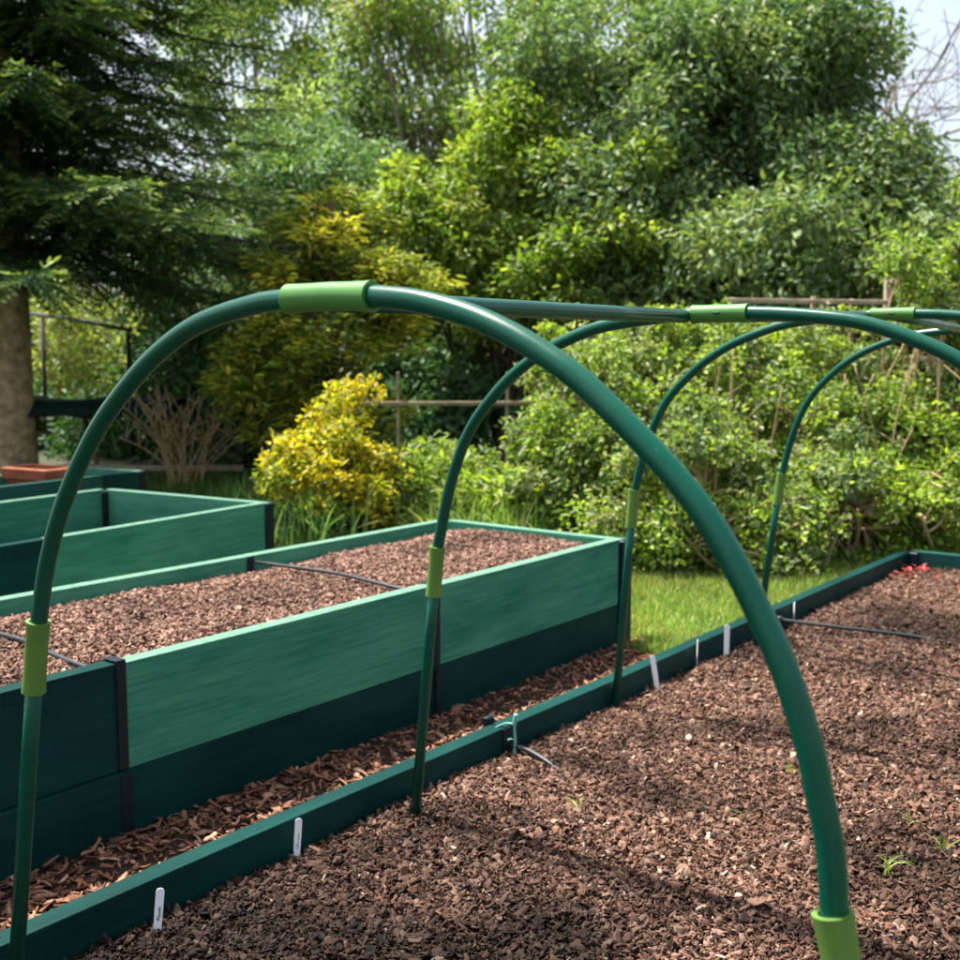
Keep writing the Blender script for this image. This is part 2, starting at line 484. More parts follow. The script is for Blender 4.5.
# ------------------------------------------------------------------ hoop frame
TR = .0118 * S      # tube radius
frame = empty('tunnel_frame', P(-.873, 1.8135, -1.0), 'dark green plastic hoop frame with lime sleeves standing over the low bed', 'hoop frame')
HALF = [(0, .0765), (.06, .0755), (.14, .0705), (.242, .057), (.33, .028), (.40, -.006), (.472, -.060), (.548, -.146), (.60, -.262), (.637, -.409)]
def profile(xc, sl, sr, dz, legtop=-.48, foot=.70):
    left = [(xc - dx * sl, z + dz) for dx, z in HALF]
    right = [(xc + dx * sr, z + dz) for dx, z in HALF]
    return left, right
HOOPS = []
l2, r2 = profile(-.873, 1.0, 1.0, 0)
H1L = [(-.868, .0650), (-.93, .0640), (-.99, .0595), (-1.085, .0405), (-1.165, .006), (-1.235, -.040), (-1.305, -.100), (-1.378, -.190), (-1.428, -.284), (-1.460, -.385)]
H1R = [(-.868, .0650), (-.80, .0625), (-.735, .0545), (-.665, .0360), (-.597, .006), (-.5317, -.0360), (-.4318, -.1260), (-.366, -.227), (-.3345, -.300), (-.322, -.345), (-.310, -.395), (-.3035, -.46)]
l3, r3 = profile(-.884, 1.10, 1.0, .028)
l4, r4 = profile(-.872, 1.0, 1.0, .010)
HOOPS = [(.8665, H1L, H1R, (-1.577, -1.02), (-.17, -1.06), 0),
         (1.8135, l2, r2, (-1.577, -1.02), (-.17, -1.02), 0),
         (2.769, l3, r3, (-1.637, -1.02), (-.17, -1.02), 0),
         (3.626, l4, r4, (-1.587, -1.02), (-.17, -1.02), 0)]

def hollow_sleeve(path, r_out, r_in, lip=.0018):
    t = Tubes()
    m = len(path)
    p = np.asarray(path)
    d0 = p[0] - p[1]; d0 /= np.linalg.norm(d0)
    d1 = p[-1] - p[-2]; d1 /= np.linalg.norm(d1)
    rr = np.full(m, r_out); rr[0] = rr[-1] = r_out + lip * .6
    rr[1] = rr[-2] = r_out + lip * .2
    inn = p[::-1]
    full = np.concatenate([p, [p[-1] + d1 * 1e-4], inn, [p[0] - d0 * 1e-4]])
    rads = np.concatenate([rr, [r_in], np.full(m, r_in), [r_in]])
    # rings joined into a closed lathe along the path
    ang = np.linspace(0, 2 * np.pi, 28, endpoint=False)
    tan = (p[-1] - p[0]) / np.linalg.norm(p[-1] - p[0])
    ref = np.array([0, 1., 0])
    n0 = np.cross(tan, ref); n0 /= np.linalg.norm(n0); b = np.cross(tan, n0)
    order = [(p[i], rr[i]) for i in range(m)] + [(p[i], r_in) for i in range(m - 1, -1, -1)]
    v = np.concatenate([c + r * (np.cos(ang)[:, None] * n0 + np.sin(ang)[:, None] * b) for c, r in order])
    s = 28; idx = np.arange(s); q = []
    for k in range(len(order)):
        a, c = k * s, ((k + 1) % len(order)) * s
        q.append(np.stack([a + idx, a + (idx + 1) % s, c + (idx + 1) % s, c + idx], 1))
    return v, np.concatenate(q)

def resample(path, step):
    path = np.asarray(path); d = np.concatenate([[0], np.cumsum(np.linalg.norm(np.diff(path, axis=0), axis=1))])
    n = max(2, int(d[-1] / step) + 1)
    s = np.linspace(0, d[-1], n)
    return np.stack([np.interp(s, d, path[:, k]) for k in range(3)], 1)

def slice_path(path, s0, s1, n=6):
    d = np.concatenate([[0], np.cumsum(np.linalg.norm(np.diff(path, axis=0), axis=1))])
    s = np.linspace(s0, s1, n)
    return np.stack([np.interp(s, d, path[:, k]) for k in range(3)], 1), d[-1]

for hi, (y, L, R, footL, footR, _) in enumerate(HOOPS):
    lp = catmull([P(x, y, z) for x, z in L], 10)
    rp = catmull([P(x, y, z) for x, z in R], 10)
    arch = np.concatenate([lp[::-1], rp[1:]])
    t = Tubes(); t.add(arch, TR, 28)
    hoop = t.build('hoop', M['tube'], frame)
    sidx = 0
    for endp, prev, foot in ((lp[-1], lp[-3], footL), (rp[-1], rp[-3], footR)):
        foot = P(foot[0], y + (0.0), foot[1])
        dirn = foot - endp; dirn /= np.linalg.norm(dirn)
        t = Tubes(); t.add(np.array([endp + dirn * .004, endp + dirn * .3 * np.linalg.norm(foot - endp), foot]), TR * .985, 24)
        leg = t.build('leg', M['tube'], hoop); leg.parent = hoop
        leg.data.transform(Matrix.Translation(-Vector(frame.location)))
        # sleeve joining arch and leg
        v, q = hollow_sleeve(np.array([endp - dirn * .012 + dirn * (.108 * S * k / 6 + .0) for k in range(7)]), TR * 1.34, TR * 1.03)
        me = raw_mesh('sleeve', v - np.array(frame.location), None, q, None, True)
        me.set_sharp_from_angle(angle=.7)
        sl = link('sleeve', me, M['sleeve'], hoop)
    # apex sleeve
    k0 = len(lp) - 1
    half = (.062 if hi == 0 else .052) * S
    cum = np.concatenate([[0], np.cumsum(np.linalg.norm(np.diff(arch, axis=0), axis=1))])
    s_mid = cum[k0]
    pth, _t = slice_path(arch, s_mid - half, s_mid + half, 9)
    v, q = hollow_sleeve(pth, TR * 1.30, TR * 1.03)
    me = raw_mesh('sleeve', v - np.array(frame.location), None, q, None, True)
    me.set_sharp_from_angle(angle=.7)
    link('sleeve', me, M['sleeve2'], hoop)
    if hi > 0:
        c = arch[k0] - np.array(frame.location)
        boxes('sleeve_slot', [(c[0] - .006, c[0] + .006, c[1] - TR * 1.30 - .0008, c[1] - TR * 1.2, c[2] - .0022, c[2] + .0022)], M['slot'], hoop, .001)
    if hi < 3:
        y2, L2_, R2_ = HOOPS[hi + 1][0], HOOPS[hi + 1][1], HOOPS[hi + 1][2]
        a = P(L[0][0], y, L[0][1] - .004); b = P(L2_[0][0] - .062, y2, L2_[0][1] - .004)
        d = (b - a) / np.linalg.norm(b - a)
        a = a + d * TR * 1.25; b = b - d * TR * 1.02
        t = Tubes(); t.add(np.array([a, a * .7 + b * .3, a * .3 + b * .7, b]), TR, 28)
        t.build('ridge_pole', M['tube'], frame)

# ------------------------------------------------------------------ bark chips
def flake_templates(k, sides, r, thick, curve, seed):
    g = np.random.default_rng(seed)
    out = []
    for _ in range(k):
        ang = np.linspace(0, 2 * np.pi, sides, endpoint=False) + g.uniform(-.28, .28, sides)
        el = g.uniform(1.0, 2.7)
        rad = g.uniform(.58, 1.18, sides)
        x, y = np.cos(ang) * rad * el, np.sin(ang) * rad
        cv, cw = g.uniform(-curve, curve), g.uniform(-curve, curve)
        def bend(x, y): return cv * y * y + cw * x * x * .5
        th = thick * g.uniform(.6, 1.4)
        bot = np.stack([x * .9, y * .9, bend(x * .9, y * .9) - th], 1)
        mid = np.stack([x, y, bend(x, y)], 1)
        top = np.stack([x * .7, y * .7, bend(x * .7, y * .7) + th * .75 + g.uniform(-.08, .08, sides)], 1)
        cen = np.array([[g.uniform(-.15, .15), g.uniform(-.15, .15), th * 1.0]])
        out.append(np.concatenate([bot, mid, top, cen]) / math.sqrt(el))
    s = sides; i = np.arange(s); j = (i + 1) % s
    tri = [np.stack([i, j, s + j], 1), np.stack([i, s + j, s + i], 1),
           np.stack([s + i, s + j, 2 * s + j], 1), np.stack([s + i, 2 * s + j, 2 * s + i], 1),
           np.stack([2 * s + i, 2 * s + j, np.full(s, 3 * s)], 1)]
    return np.array(out), np.concatenate(tri)

def rot_mats(g, n, tilt):
    yaw = g.uniform(0, 2 * np.pi, n); p = g.normal(0, tilt, n); r = g.normal(0, tilt, n)
    cy, sy, cp, sp, cr, sr = np.cos(yaw), np.sin(yaw), np.cos(p), np.sin(p), np.cos(r), np.sin(r)
    m = np.empty((n, 3, 3))
    m[:, 0] = np.stack([cy * cp, cy * sp * sr - sy * cr, cy * sp * cr + sy * sr], 1)
    m[:, 1] = np.stack([sy * cp, sy * sp * sr + cy * cr, sy * sp * cr - cy * sr], 1)
    m[:, 2] = np.stack([-sp, cp * sr, cp * cr], 1)
    return m

def scatter(name, pos, size, tmpl, tri, tint, mat, tilt=.5, g=rng, smooth=False):
    n = len(pos)
    idx = g.integers(0, len(tmpl), n)
    v = tmpl[idx] * size[:, None, None]
    v = np.einsum('nij,nvj->nvi', rot_mats(g, n, tilt), v) + pos[:, None, :]
    k = tmpl.shape[1]
    f = (tri[None] + (np.arange(n) * k)[:, None, None]).reshape(-1, 3)
    c = np.repeat(tint, k, axis=0)
    return link(name, raw_mesh(name, v.reshape(-1, 3), f, None, c, smooth), mat)

def vnoise(x, y, f, seed):
    """cheap smooth 2d noise in 0..1"""
    g = np.random.default_rng(seed)
    tab = g.random((64, 64))
    u, v = x * f + 100, y * f + 100
    i, j = np.floor(u).astype(int), np.floor(v).astype(int)
    a, b = u - i, v - j
    a, b = a * a * (3 - 2 * a), b * b * (3 - 2 * b)
    T = lambda p, q: tab[p % 64, q % 64]
    return (T(i, j) * (1 - a) + T(i + 1, j) * a) * (1 - b) + (T(i, j + 1) * (1 - a) + T(i + 1, j + 1) * a) * b

def bed_height(x, y, amp, seed):
    return amp * (vnoise(x, y, 3.0, seed) - .5) * 2 + amp * .6 * (vnoise(x, y, 9.0, seed + 1) - .5) * 2

def soil_sheet(name, x0, x1, y0, y1, zf, mat, label, cat):
    nx, ny = 60, 200
    xs, ysv = np.linspace(x0, x1, nx), np.linspace(y0, y1, ny)
    X, Y = np.meshgrid(xs, ysv)
    v = np.stack([X.ravel(), Y.ravel(), zf(X.ravel(), Y.ravel())], 1)
    a = (np.arange(ny - 1)[:, None] * nx + np.arange(nx - 1)[None]).ravel()
    q = np.stack([a, a + 1, a + nx + 1, a + nx], 1)
    o = link(name, raw_mesh(name, v, None, q, None, True), mat)
    return props(o, label, cat, kind='structure')

def sstep(e0, e1, x):
    t = np.clip((x - e0) / (e1 - e0), 0, 1); return t * t * (3 - 2 * t)

T_near, F_near = flake_templates(60, 8, 1, .20, .55, 1)
T_small, F_small = flake_templates(40, 7, 1, .20, .5, 2)

# right bed
zr_ = lambda x, y: zs4 - .012 + bed_height(x, y, .008, 31) + .006 * sstep(.0, .35, x - (-1.655 * S))
X0, X1, Y0, Y1 = -1.653 * S, (-1.655 * S + W4 - .002), y4[0] * S, y4[-1] * S
soil_sheet('bed_soil', X0, X1, Y0, Y1, lambda x, y: zr_(x, y) - .004, M['soil'], 'dark soil under the bark mulch of the low bed', 'soil')
def right_bed_points(n, ylo, yhi, g, xmax):
    x = g.uniform(X0 + .006, xmax, n); y = g.uniform(ylo, yhi, n)
    return x, y
def right_tint(x, y, g):
    n = len(x)
    base = np.array([.122, .066, .047])
    alt = np.array([.185, .112, .083]); red = np.array([.115, .052, .034]); drk = np.array([.030, .018, .014])
    u = g.random(n)[:, None]
    c = np.where(u < .52, base, np.where(u < .72, alt, np.where(u < .84, red, drk)))
    c = c * np.exp(g.normal(0, .28, n))[:, None]
    pale = g.random(n) < .006
    c[pale] = np.array([.50, .38, .30]) * g.uniform(.8, 1.1, (pale.sum(), 1))
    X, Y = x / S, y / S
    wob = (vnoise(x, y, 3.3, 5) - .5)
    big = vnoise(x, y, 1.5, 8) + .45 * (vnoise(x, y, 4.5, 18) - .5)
    darken = (.55 + .45 * sstep(.2, .5, big)) * (1 - sstep(1.55, 1.78, Y + .35 * wob + .10 * (X + 1.0))) * (1 - sstep(-.95, -.70, X + .3 * wob))  # flakes darker in the near left part, with a ragged edge
    darken = np.maximum(darken, .90 * np.exp(-((Y - 2.27 - .12 * wob) / .10) ** 2) * sstep(-1.62, -1.5, X) * sstep(.2, .5, vnoise(x, y, 5, 28)))  # damp band along the buried brace rod
    darken = np.maximum(darken, .80 * np.exp(-((Y - 1.80 - .06 * wob) / .07) ** 2))  # cast shadow of the second hoop, painted into the flake colour
    darken = np.maximum(darken, .85 * sstep(.25, .50, vnoise(x, y, 1.9, 9) + .3 * wob) * sstep(2.55, 3.05, Y + .3 * wob))  # flakes darker in noise patches over the far part
    darken = np.maximum(darken, .6 * sstep(.58, .74, vnoise(x, y, 5.0, 19)))
    return c * np.maximum(.19, 1.20 - 1.02 * darken[:, None]) * np.array([.98, 1.0, .96])
def chips(n, ylo, yhi, smin, smax, T, F, name_rng, xmax, zspan=.012):
    x, y = right_bed_points(n, ylo, yhi, name_rng, xmax)
    z = zr_(x, y) + name_rng.uniform(0, zspan, n)
    s = np.exp(name_rng.uniform(np.log(smin), np.log(smax), n)) * .5
    return np.stack([x, y, z], 1), s, right_tint(x, y, name_rng)
g1 = np.random.default_rng(101)
pieces = []
for args in ((120000, 1.0 * S, 2.9 * S, .0030, .0115, T_near, F_near, -.30 * S), (7500, 1.0 * S, 2.9 * S, .011, .025, T_near, F_near, -.30 * S)):
    pieces.append(chips(*args[:6], args[6], g1, args[7]))
pos = np.concatenate([p[0] for p in pieces]); siz = np.concatenate([p[1] for p in pieces]); tin = np.concatenate([p[2] for p in pieces])
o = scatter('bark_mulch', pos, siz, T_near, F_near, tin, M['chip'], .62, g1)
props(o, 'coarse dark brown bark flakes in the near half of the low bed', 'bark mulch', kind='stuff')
pieces = []
for args in ((62000, 2.9 * S, 5.6 * S, .005, .015, -.55 * S), (6000, 2.9 * S, 5.6 * S, .012, .026, -.55 * S), (9000, y4[0] * S, 1.0 * S, .010, .022, -.30 * S), (34000, .0, 5.6 * S, .009, .022, X1)):
    pieces.append(chips(args[0], args[1], args[2], args[3], args[4], T_small, F_small, g1, args[5]))
pos = np.concatenate([p[0] for p in pieces]); siz = np.concatenate([p[1] for p in pieces]); tin = np.concatenate([p[2] for p in pieces])
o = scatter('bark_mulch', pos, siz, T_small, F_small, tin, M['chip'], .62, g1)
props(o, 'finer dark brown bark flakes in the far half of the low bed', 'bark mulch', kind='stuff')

# bed one mulch
B1X0, B1X1 = -2.92 * S + .001, -2.1 * S - BT - .001
zb_ = lambda x, y: (G - .722) * S + bed_height(x, y, .010, 41) + .014 * sstep(.0, .3, np.minimum(x - B1X0, B1X1 - x) * 2.2)
soil_sheet('bed_soil', B1X0, B1X1, ys[0] * S, ys[-1] * S, lambda x, y: zb_(x, y) - .006, M['soil_pale'], 'dry soil under the pale mulch of the tall bed', 'soil')
g2 = np.random.default_rng(202)
def pale_tint(n, x, y, g):
    u = g.random(n)[:, None]
    c = np.where(u < .55, np.array([.225, .130, .094]), np.where(u < .78, np.array([.29, .185, .138]), np.where(u < .93, np.array([.20, .105, .075]), np.array([.06, .036, .030]))))
    c = c * np.exp(g.normal(0, .28, n))[:, None]
    d = sstep(.55, .75, vnoise(x, y, 5, 77))
    return c * (1 - .3 * d[:, None])
n = 58000
x = g2.uniform(B1X0 + .004, B1X1 - .004, n); y = g2.uniform(.6 * S, ys[-1] * S, n)
s = np.exp(g2.uniform(np.log(.005), np.log(.016), n)) * .5
o = scatter('bark_mulch', np.stack([x, y, zb_(x, y) + g2.uniform(-.002, .010, n)], 1), s, T_small, F_small, pale_tint(n, x, y, g2), M['chip'], .6, g2)
props(o, 'pale pinkish brown bark flakes filling the tall raised bed', 'bark mulch', kind='stuff')
# bed two floor
inner = sheet('bed_soil', [(-1, -1), (1, -1), (1, 1), (-1, 1)], 0, M['soil'], 'bare dark soil at the bottom of the empty raised bed', 'soil')
inner.data.vertices[0].co = (-W2 + .002, -L2, .16); inner.data.vertices[1].co = (-BT - .002, -L2, .16)
inner.data.vertices[2].co = (-BT - .002, 0, .16); inner.data.vertices[3].co = (-W2 + .002, 0, .16)
inner.location = bed2.location; inner.rotation_euler = bed2.rotation_euler

# path shreds: bent splinters of bark and wood
def shred_templates(k, seed):
    g = np.random.default_rng(seed); out = []
    for _ in range(k):
        m = 5; L = g.uniform(.6, 1.2); w = g.uniform(.08, .42); th = g.uniform(.012, .045)
        s = np.linspace(-.5, .5, m) * L
        bend = g.uniform(-.5, .5); tw = g.uniform(-.9, .9); side = g.uniform(-.25, .25)
        ring = []
        for i, t in enumerate(s):
            ww = w * (.55 + .45 * math.sin(math.pi * (i + .6) / (m + .2))) * g.uniform(.5, 1.3)
            ca, sa = math.cos(tw * t), math.sin(tw * t)
            cx, cz = side * t * t, bend * t * t
            for a, b in ((-ww, -th), (ww, -th), (ww, th), (-ww, th)):
                a *= .5
                ring.append((t, cx + a * ca - b * sa, cz + a * sa + b * ca))
        out.append(ring)
    tri = []
    for i in range(m - 1):
        for k2 in range(4):
            a, b = i * 4 + k2, i * 4 + (k2 + 1) % 4
            tri += [(a, b, b + 4), (a, b + 4, a + 4)]
    tri += [(0, 2, 1), (0, 3, 2)]; e = (m - 1) * 4; tri += [(e, e + 1, e + 2), (e, e + 2, e + 3)]
    return np.array(out), np.array(tri)
T_sh, F_sh = shred_templates(40, 5)
g3 = np.random.default_rng(303)
n = 15000
x = g3.uniform(-2.098 * S, -1.703 * S, n); y = g3.uniform(-.4 * S, 3.72 * S, n)
extra = 700
xe = g3.normal(-1.9 * S, .10 * S, extra); ye = 3.70 * S + np.abs(g3.normal(0, .08 * S, extra))
x = np.concatenate([x, xe]); y = np.concatenate([y, ye]); n = len(x)
hump = .004 + .004 * sstep(-1.80 * S, -2.05 * S, x) + .008 * (vnoise(x, y, 7, 61) - .5) * 2
hump[-extra:] = .012
u = g3.random(n)[:, None]
c = np.where(u < .40, np.array([.27, .120, .066]), np.where(u < .66, np.array([.18, .078, .046]), np.where(u < .86, np.array([.36, .205, .13]), np.array([.07, .035, .024]))))
c = c * np.exp(g3.normal(0, .3, n))[:, None]
s = np.exp(g3.uniform(np.log(.011), np.log(.040), n))
o = scatter('bark_shreds', np.stack([x, y, hump + g3.uniform(-.012, .010, n)], 1), s, T_sh, F_sh, c, M['shred'], .30, g3)
props(o, 'orange brown shredded bark strewn along the path between the beds', 'bark shreds', kind='stuff')

# ------------------------------------------------------------------ plant labels, tie, seedlings
def plant_label(foot, w, h, lean, yaw, text, label, thick=.0012):
    root = empty('plant_label', foot, label, 'plant label', 'white plant labels stuck in the low bed', rz=yaw)
    bm = bmesh.new()
    prof = [(-w * .42, -.03), (w * .42, -.03), (w / 2, h * .5), (w / 2, h - w * .45)]
    for k in range(1, 6):
        a = k / 6 * math.pi
        prof.append((w / 2 * math.cos(a), h - w * .45 + w * .45 * math.sin(a)))
    prof += [(-w / 2, h - w * .45), (-w / 2, h * .5)]
    f = [bm.verts.new((px, -thick / 2, pz)) for px, pz in prof]; b = [bm.verts.new((px, thick / 2, pz)) for px, pz in prof]
    bm.faces.new(f); bm.faces.new(b[::-1])
    for i in range(len(prof)):
        j = (i + 1) % len(prof); bm.faces.new((f[j], f[i], b[i], b[j]))
    bmesh.ops.recalc_face_normals(bm, faces=bm.faces)
    me = bpy.data.meshes.new('blade'); bm.to_mesh(me); bm.free()
    o = link('blade', me, M['label'], root)
    root.rotation_euler = (lean[0], lean[1], yaw)
    if text:
        t = Tubes()
        for stroke in text:
            pts = np.array([(px * w, -thick / 2 - .0002, pz * h) for px, pz in stroke])
            t.add(catmull(pts, 4) if len(pts) > 2 else pts, .00055, 4)
        me_o = t.build('writing', M['ink'], None); me_o.parent = root
    return root
# faded handwriting running up the label
SCRIB = [[(.22, .26), (-.18, .30), (.20, .33)], [(.02, .285), (.05, .315)], [(.26, .355), (-.22, .365)], [(.22, .39), (.02, .385), (.2, .41), (.0, .42)],
         [(.22, .44), (.02, .445), (.2, .47), (.02, .475)], [(.2, .50), (.02, .50), (.05, .52), (.22, .515)], [(.2, .54), (.02, .545), (.1, .57), (.22, .565)]]
SCRIB2 = [[(-.2, .24), (.22, .235)], [(.2, .29), (-.12, .30), (.1, .33), (-.15, .34)], [(.18, .38), (.05, .39), (.18, .41)], [(.12, .45), (.12, .62)]]
zl = -1.004
YAW = math.radians(52)
def lab(px, py, *a, **k):
    return plant_label(P(px, py, zl), *a, **k)
plant_label(P(-1.605, 1.155, zl), .0125, .066, (-.10, .10), YAW, SCRIB, 'white plant label with dark scribble, nearest along the low board')
plant_label(P(-1.632, 1.513, zl), .0118, .068, (-.06, .08), YAW, SCRIB2, 'clean white plant label with faint pencil marks, second along the low board')
plant_label(P(-1.645, 2.79, zl), .0100, .070, (0, .02), YAW + math.radians(82), None, 'thin edge on white label just right of the third hoop leg')
plant_label(P(-1.625, 3.00, zl), .0135, .088, (-.05, -.16), YAW + math.radians(-20), None, 'white plant label leaning to the left above the board edge')
plant_label(P(-1.642, 3.295, zl), .0095, .080, (0, -.10), YAW + math.radians(76), None, 'narrow edge on white label between the leaning one and the upright one')
plant_label(P(-1.622, 3.475, zl), .0155, .094, (-.04, .02), YAW + math.radians(-6), None, 'tall upright white label beside the foot of the fourth hoop')
plant_label(P(-1.640, 4.10, zl), .0090, .066, (0, -.03), YAW + math.radians(80), None, 'thin white label past the brace rod at the far board')

tie = empty('plant_tie', P(-1.63, 2.265, -1.0), 'pale mint plastic tie looped over a joint of the low board', 'plant tie')
t = Tubes()
b0 = P(-1.630, 2.262, -1.0)
t.add(catmull([b0 + np.array(p) for p in ((0, 0, -.01), (.002, 0, .03), (0, 0, .058), (.001, -.001, .072), (.004, 0, .088))], 5), [.0042 if i < 3 else (.0030 if i < 12 else .0048) for i in range(21)], 8)
t.build('stem', M['twine'], tie)
t = Tubes()
t.add(catmull([b0 + np.array(p) for p in ((.002, .0, .064), (-.016, -.004, .066), (-.034, -.010, .058), (-.046, -.016, .050))], 5), .0018, 6)
t.add(catmull([b0 + np.array(p) for p in ((.001, .0, .030), (-.004, -.008, .034), (-.008, -.014, .032))], 5), .0016, 6)
t.build('loop', M['twine'], tie)

def blades(n, base, spread, h0, h1, w, palette, g, lean=.35, droop=.5):
    """arching grass blades; base: (n,3)"""
    m = 5
    az = g.uniform(0, 2 * np.pi, n); h = g.uniform(h0, h1, n)
    ln = np.abs(g.normal(0, lean, n)) * h
    ww = w * g.uniform(.6, 1.3, n)
    yaw = g.uniform(0, 2 * np.pi, n)
    V = np.empty((n, m * 2, 3))
    for i in range(m):
        t = i / (m - 1)
        out = ln * (t ** 1.8); up = h * (t - droop * (ln / h) * t ** 3)
        c = base + np.stack([np.cos(az) * out, np.sin(az) * out, up], 1)
        half = (ww * (1 - t ** 1.5) * .5 + .0002)[:, None] * np.stack([np.cos(yaw), np.sin(yaw), np.zeros(n)], 1)
        V[:, 2 * i] = c - half; V[:, 2 * i + 1] = c + half
    q = np.array([(2 * i, 2 * i + 1, 2 * i + 3, 2 * i + 2) for i in range(m - 1)])
    Q = (q[None] + (np.arange(n) * m * 2)[:, None, None]).reshape(-1, 4)
    pal = np.array(palette)
    c = pal[g.integers(0, len(pal), n)] * np.exp(g.normal(0, .22, n))[:, None]
    return V.reshape(-1, 3), Q, np.repeat(c, m * 2, axis=0)

GRASS = [(0.177, 0.268, 0.05), (0.238, 0.329, 0.066), (0.322, 0.379, 0.094), (0.127, 0.206, 0.041), (0.379, 0.357, 0.129)]
g4 = np.random.default_rng(404)
sprouts = [(-1.31, 2.06, 'tiny pale grass sprout in bark just right of the second hoop foot', 5, .035),
           (-1.02, 2.55, 'low yellowish sprout tuft lying in the pale bark band', 7, .03),
           (-.985, 2.21, 'single thin green sprout in the dark damp band', 3, .035),
           (-.80, 2.20, 'pair of long pale grass blades close left of the near hoop tube', 4, .055),
           (-.66, 2.16, 'spreading grass sprout just right of the near hoop tube', 8, .045),
           (-.69, 2.42, 'thin upright grass sprout right of the near hoop tube', 4, .04),
           (-.60, 2.33, 'yellowing tuft of dry grass at the right of the near hoop', 7, .035),
           (-.70, 3.05, 'faint green weed sprig far right in the dark bark', 5, .03)]
for sx, sy, lb, n, h in sprouts:
    c = P(sx, sy, -1.0)
    base = np.tile(c, (n, 1)) + g4.normal(0, .006, (n, 3)) * np.array([1, 1, 0])
    v, q, cc = blades(n, base, 0, h * .7, h * 1.3, .0032, [(.20, .30, .06), (.30, .36, .12)], g4, .7, .5)
    o = link('grass_sprout', raw_mesh('grass_sprout', v - c, None, q, cc), M['grass']); o.location = c
    props(o, lb, 'grass sprout', 'sprouts in the low bed')

# ------------------------------------------------------------------ lawn grass
def grass_patch(name, pts, h0, h1, w, label, pal=GRASS, lean=.45):
    v, q, c = blades(len(pts), pts, 0, h0, h1, w, pal, g4, lean, .4)
    patchy = .62 + .55 * vnoise(v[:, 0], v[:, 1], 2.3, 91) + .35 * (vnoise(v[:, 0], v[:, 1], 8, 92) - .3)
    c = c * patchy[:, None] * np.stack([.84 + .28 * vnoise(v[:, 0], v[:, 1], 3.1, 93), np.ones(len(v)), np.ones(len(v))], 1)
    o = link(name, raw_mesh(name, v, None, q, c), M['grass'])
    return props(o, label, 'grass', kind='stuff')
def field(n, x0, x1, y0, y1):
    return np.stack([g4.uniform(x0 * S, x1 * S, n), g4.uniform(y0 * S, y1 * S, n), np.full(n, .002)], 1)
pts = np.concatenate([field(34000, -3.4, -1.71, 3.66, 5.9), field(12000, -2.2, 0, 5.66, 6.5), field(1800, -2.02, -1.72, 3.5, 3.72)])
grass_patch('grass', pts, .025, .06, .0042, 'short sunlit lawn grass beside the low bed')
pts = np.concatenate([field(9000, -6.2, -2.98, 3.75, 5.4), field(7000, -8.6, -5.8, 4.2, 6.6)])
grass_patch('grass', pts, .04, .14, .006, 'rough longer grass around the yellow shrub', [(.06, .13, .025), (.10, .17, .035), (.05, .10, .03)])
pts = field(5200, -5.0, -3.35, 4.7, 6.0)
grass_patch('tall_grass', pts, .12, .36, .009, 'tall arching grass and weeds below the rail fence', [(.20, .33, .07), (.28, .40, .10), (.15, .26, .06), (.38, .40, .17)], .6)

# ------------------------------------------------------------------ foliage
def unit(a): return a / (np.linalg.norm(a, axis=-1, keepdims=True) + 1e-9)

def leaf_mesh(name, pos, axis, nrm, L, W, tint, mat, parent, fold=.18, curl=.12):
    n = len(pos)
    axis = unit(axis); side = unit(np.cross(axis, nrm)); nrm = np.cross(side, axis)
    L = L[:, None]; W = W[:, None]
    V = np.empty((n, 6, 3))
    V[:, 0] = pos
    V[:, 1] = pos + axis * L * .32 + side * W * .5 + nrm * W * fold
    V[:, 2] = pos + axis * L * .70 + side * W * .40 + nrm * (W * fold - L * curl * .5)
    V[:, 3] = pos + axis * L - nrm * L * curl
    V[:, 4] = pos + axis * L * .70 - side * W * .40 + nrm * (W * fold - L * curl * .5)
    V[:, 5] = pos + axis * L * .32 - side * W * .5 + nrm * W * fold
    q = np.array([(0, 1, 2, 3), (0, 3, 4, 5)])
    Q = (q[None] + (np.arange(n) * 6)[:, None, None]).reshape(-1, 4)
    v = V.reshape(-1, 3) - origin(parent)
    return link(name, raw_mesh(name, v, None, Q, np.repeat(tint, 6, axis=0)), mat, parent)

def crown_leaves(g, clumps, n, L, W, palette, up=.5, out=.7, droop=.25, fill=.45, tint_var=.22):
    C = np.array([c[0] for c in clumps]); R = np.array([c[1] for c in clumps], float)
    if R.ndim == 1: R = np.repeat(R[:, None], 3, 1)
    wt = (R.prod(1)) ** (2 / 3); wt /= wt.sum()
    k = g.choice(len(C), n, p=wt)
    u = unit(g.normal(size=(n, 3)))
    t = fill + (1.08 - fill) * g.random(n) ** .6
    t *= 1 + .16 * g.normal(size=n)
    pos = C[k] + u * R[k] * t[:, None]
    # leaves sit in small sprays so the crown is clumpy at twig scale
    ax = out * u + .75 * g.normal(size=(n, 3)) + np.array([0, 0, -droop])
    nr = up * np.array([0, 0, 1]) + .5 * u + .5 * g.normal(size=(n, 3))
    pal = np.array(palette)
    ck = g.integers(0, len(pal), len(C))
    mixk = np.where(g.random(n) < .55, ck[k], g.integers(0, len(pal), n))
    tint = pal[mixk] * np.exp(g.normal(0, tint_var, n))[:, None]  # each leaf's tint varies at random
    return pos, ax, nr, L * np.exp(g.normal(0, .22, n)), W * np.exp(g.normal(0, .2, n)), tint

def ellipsoid_clumps(g, c, r, k, cr, lower=-.9, jitter=.18):
    out = []
    c = np.array(c); r = np.array(r)
    while len(out) < k:
        u = unit(g.normal(size=3))
        if u[2] < lower: continue
        t = g.uniform(.45, 1.0) ** .5 * (1 + g.normal(0, jitter * .4))
        p = c + u * r * t
        q = cr * g.uniform(.6, 1.35)
        out.append((p, (q, q, q * g.uniform(.6, .9))))
    return out

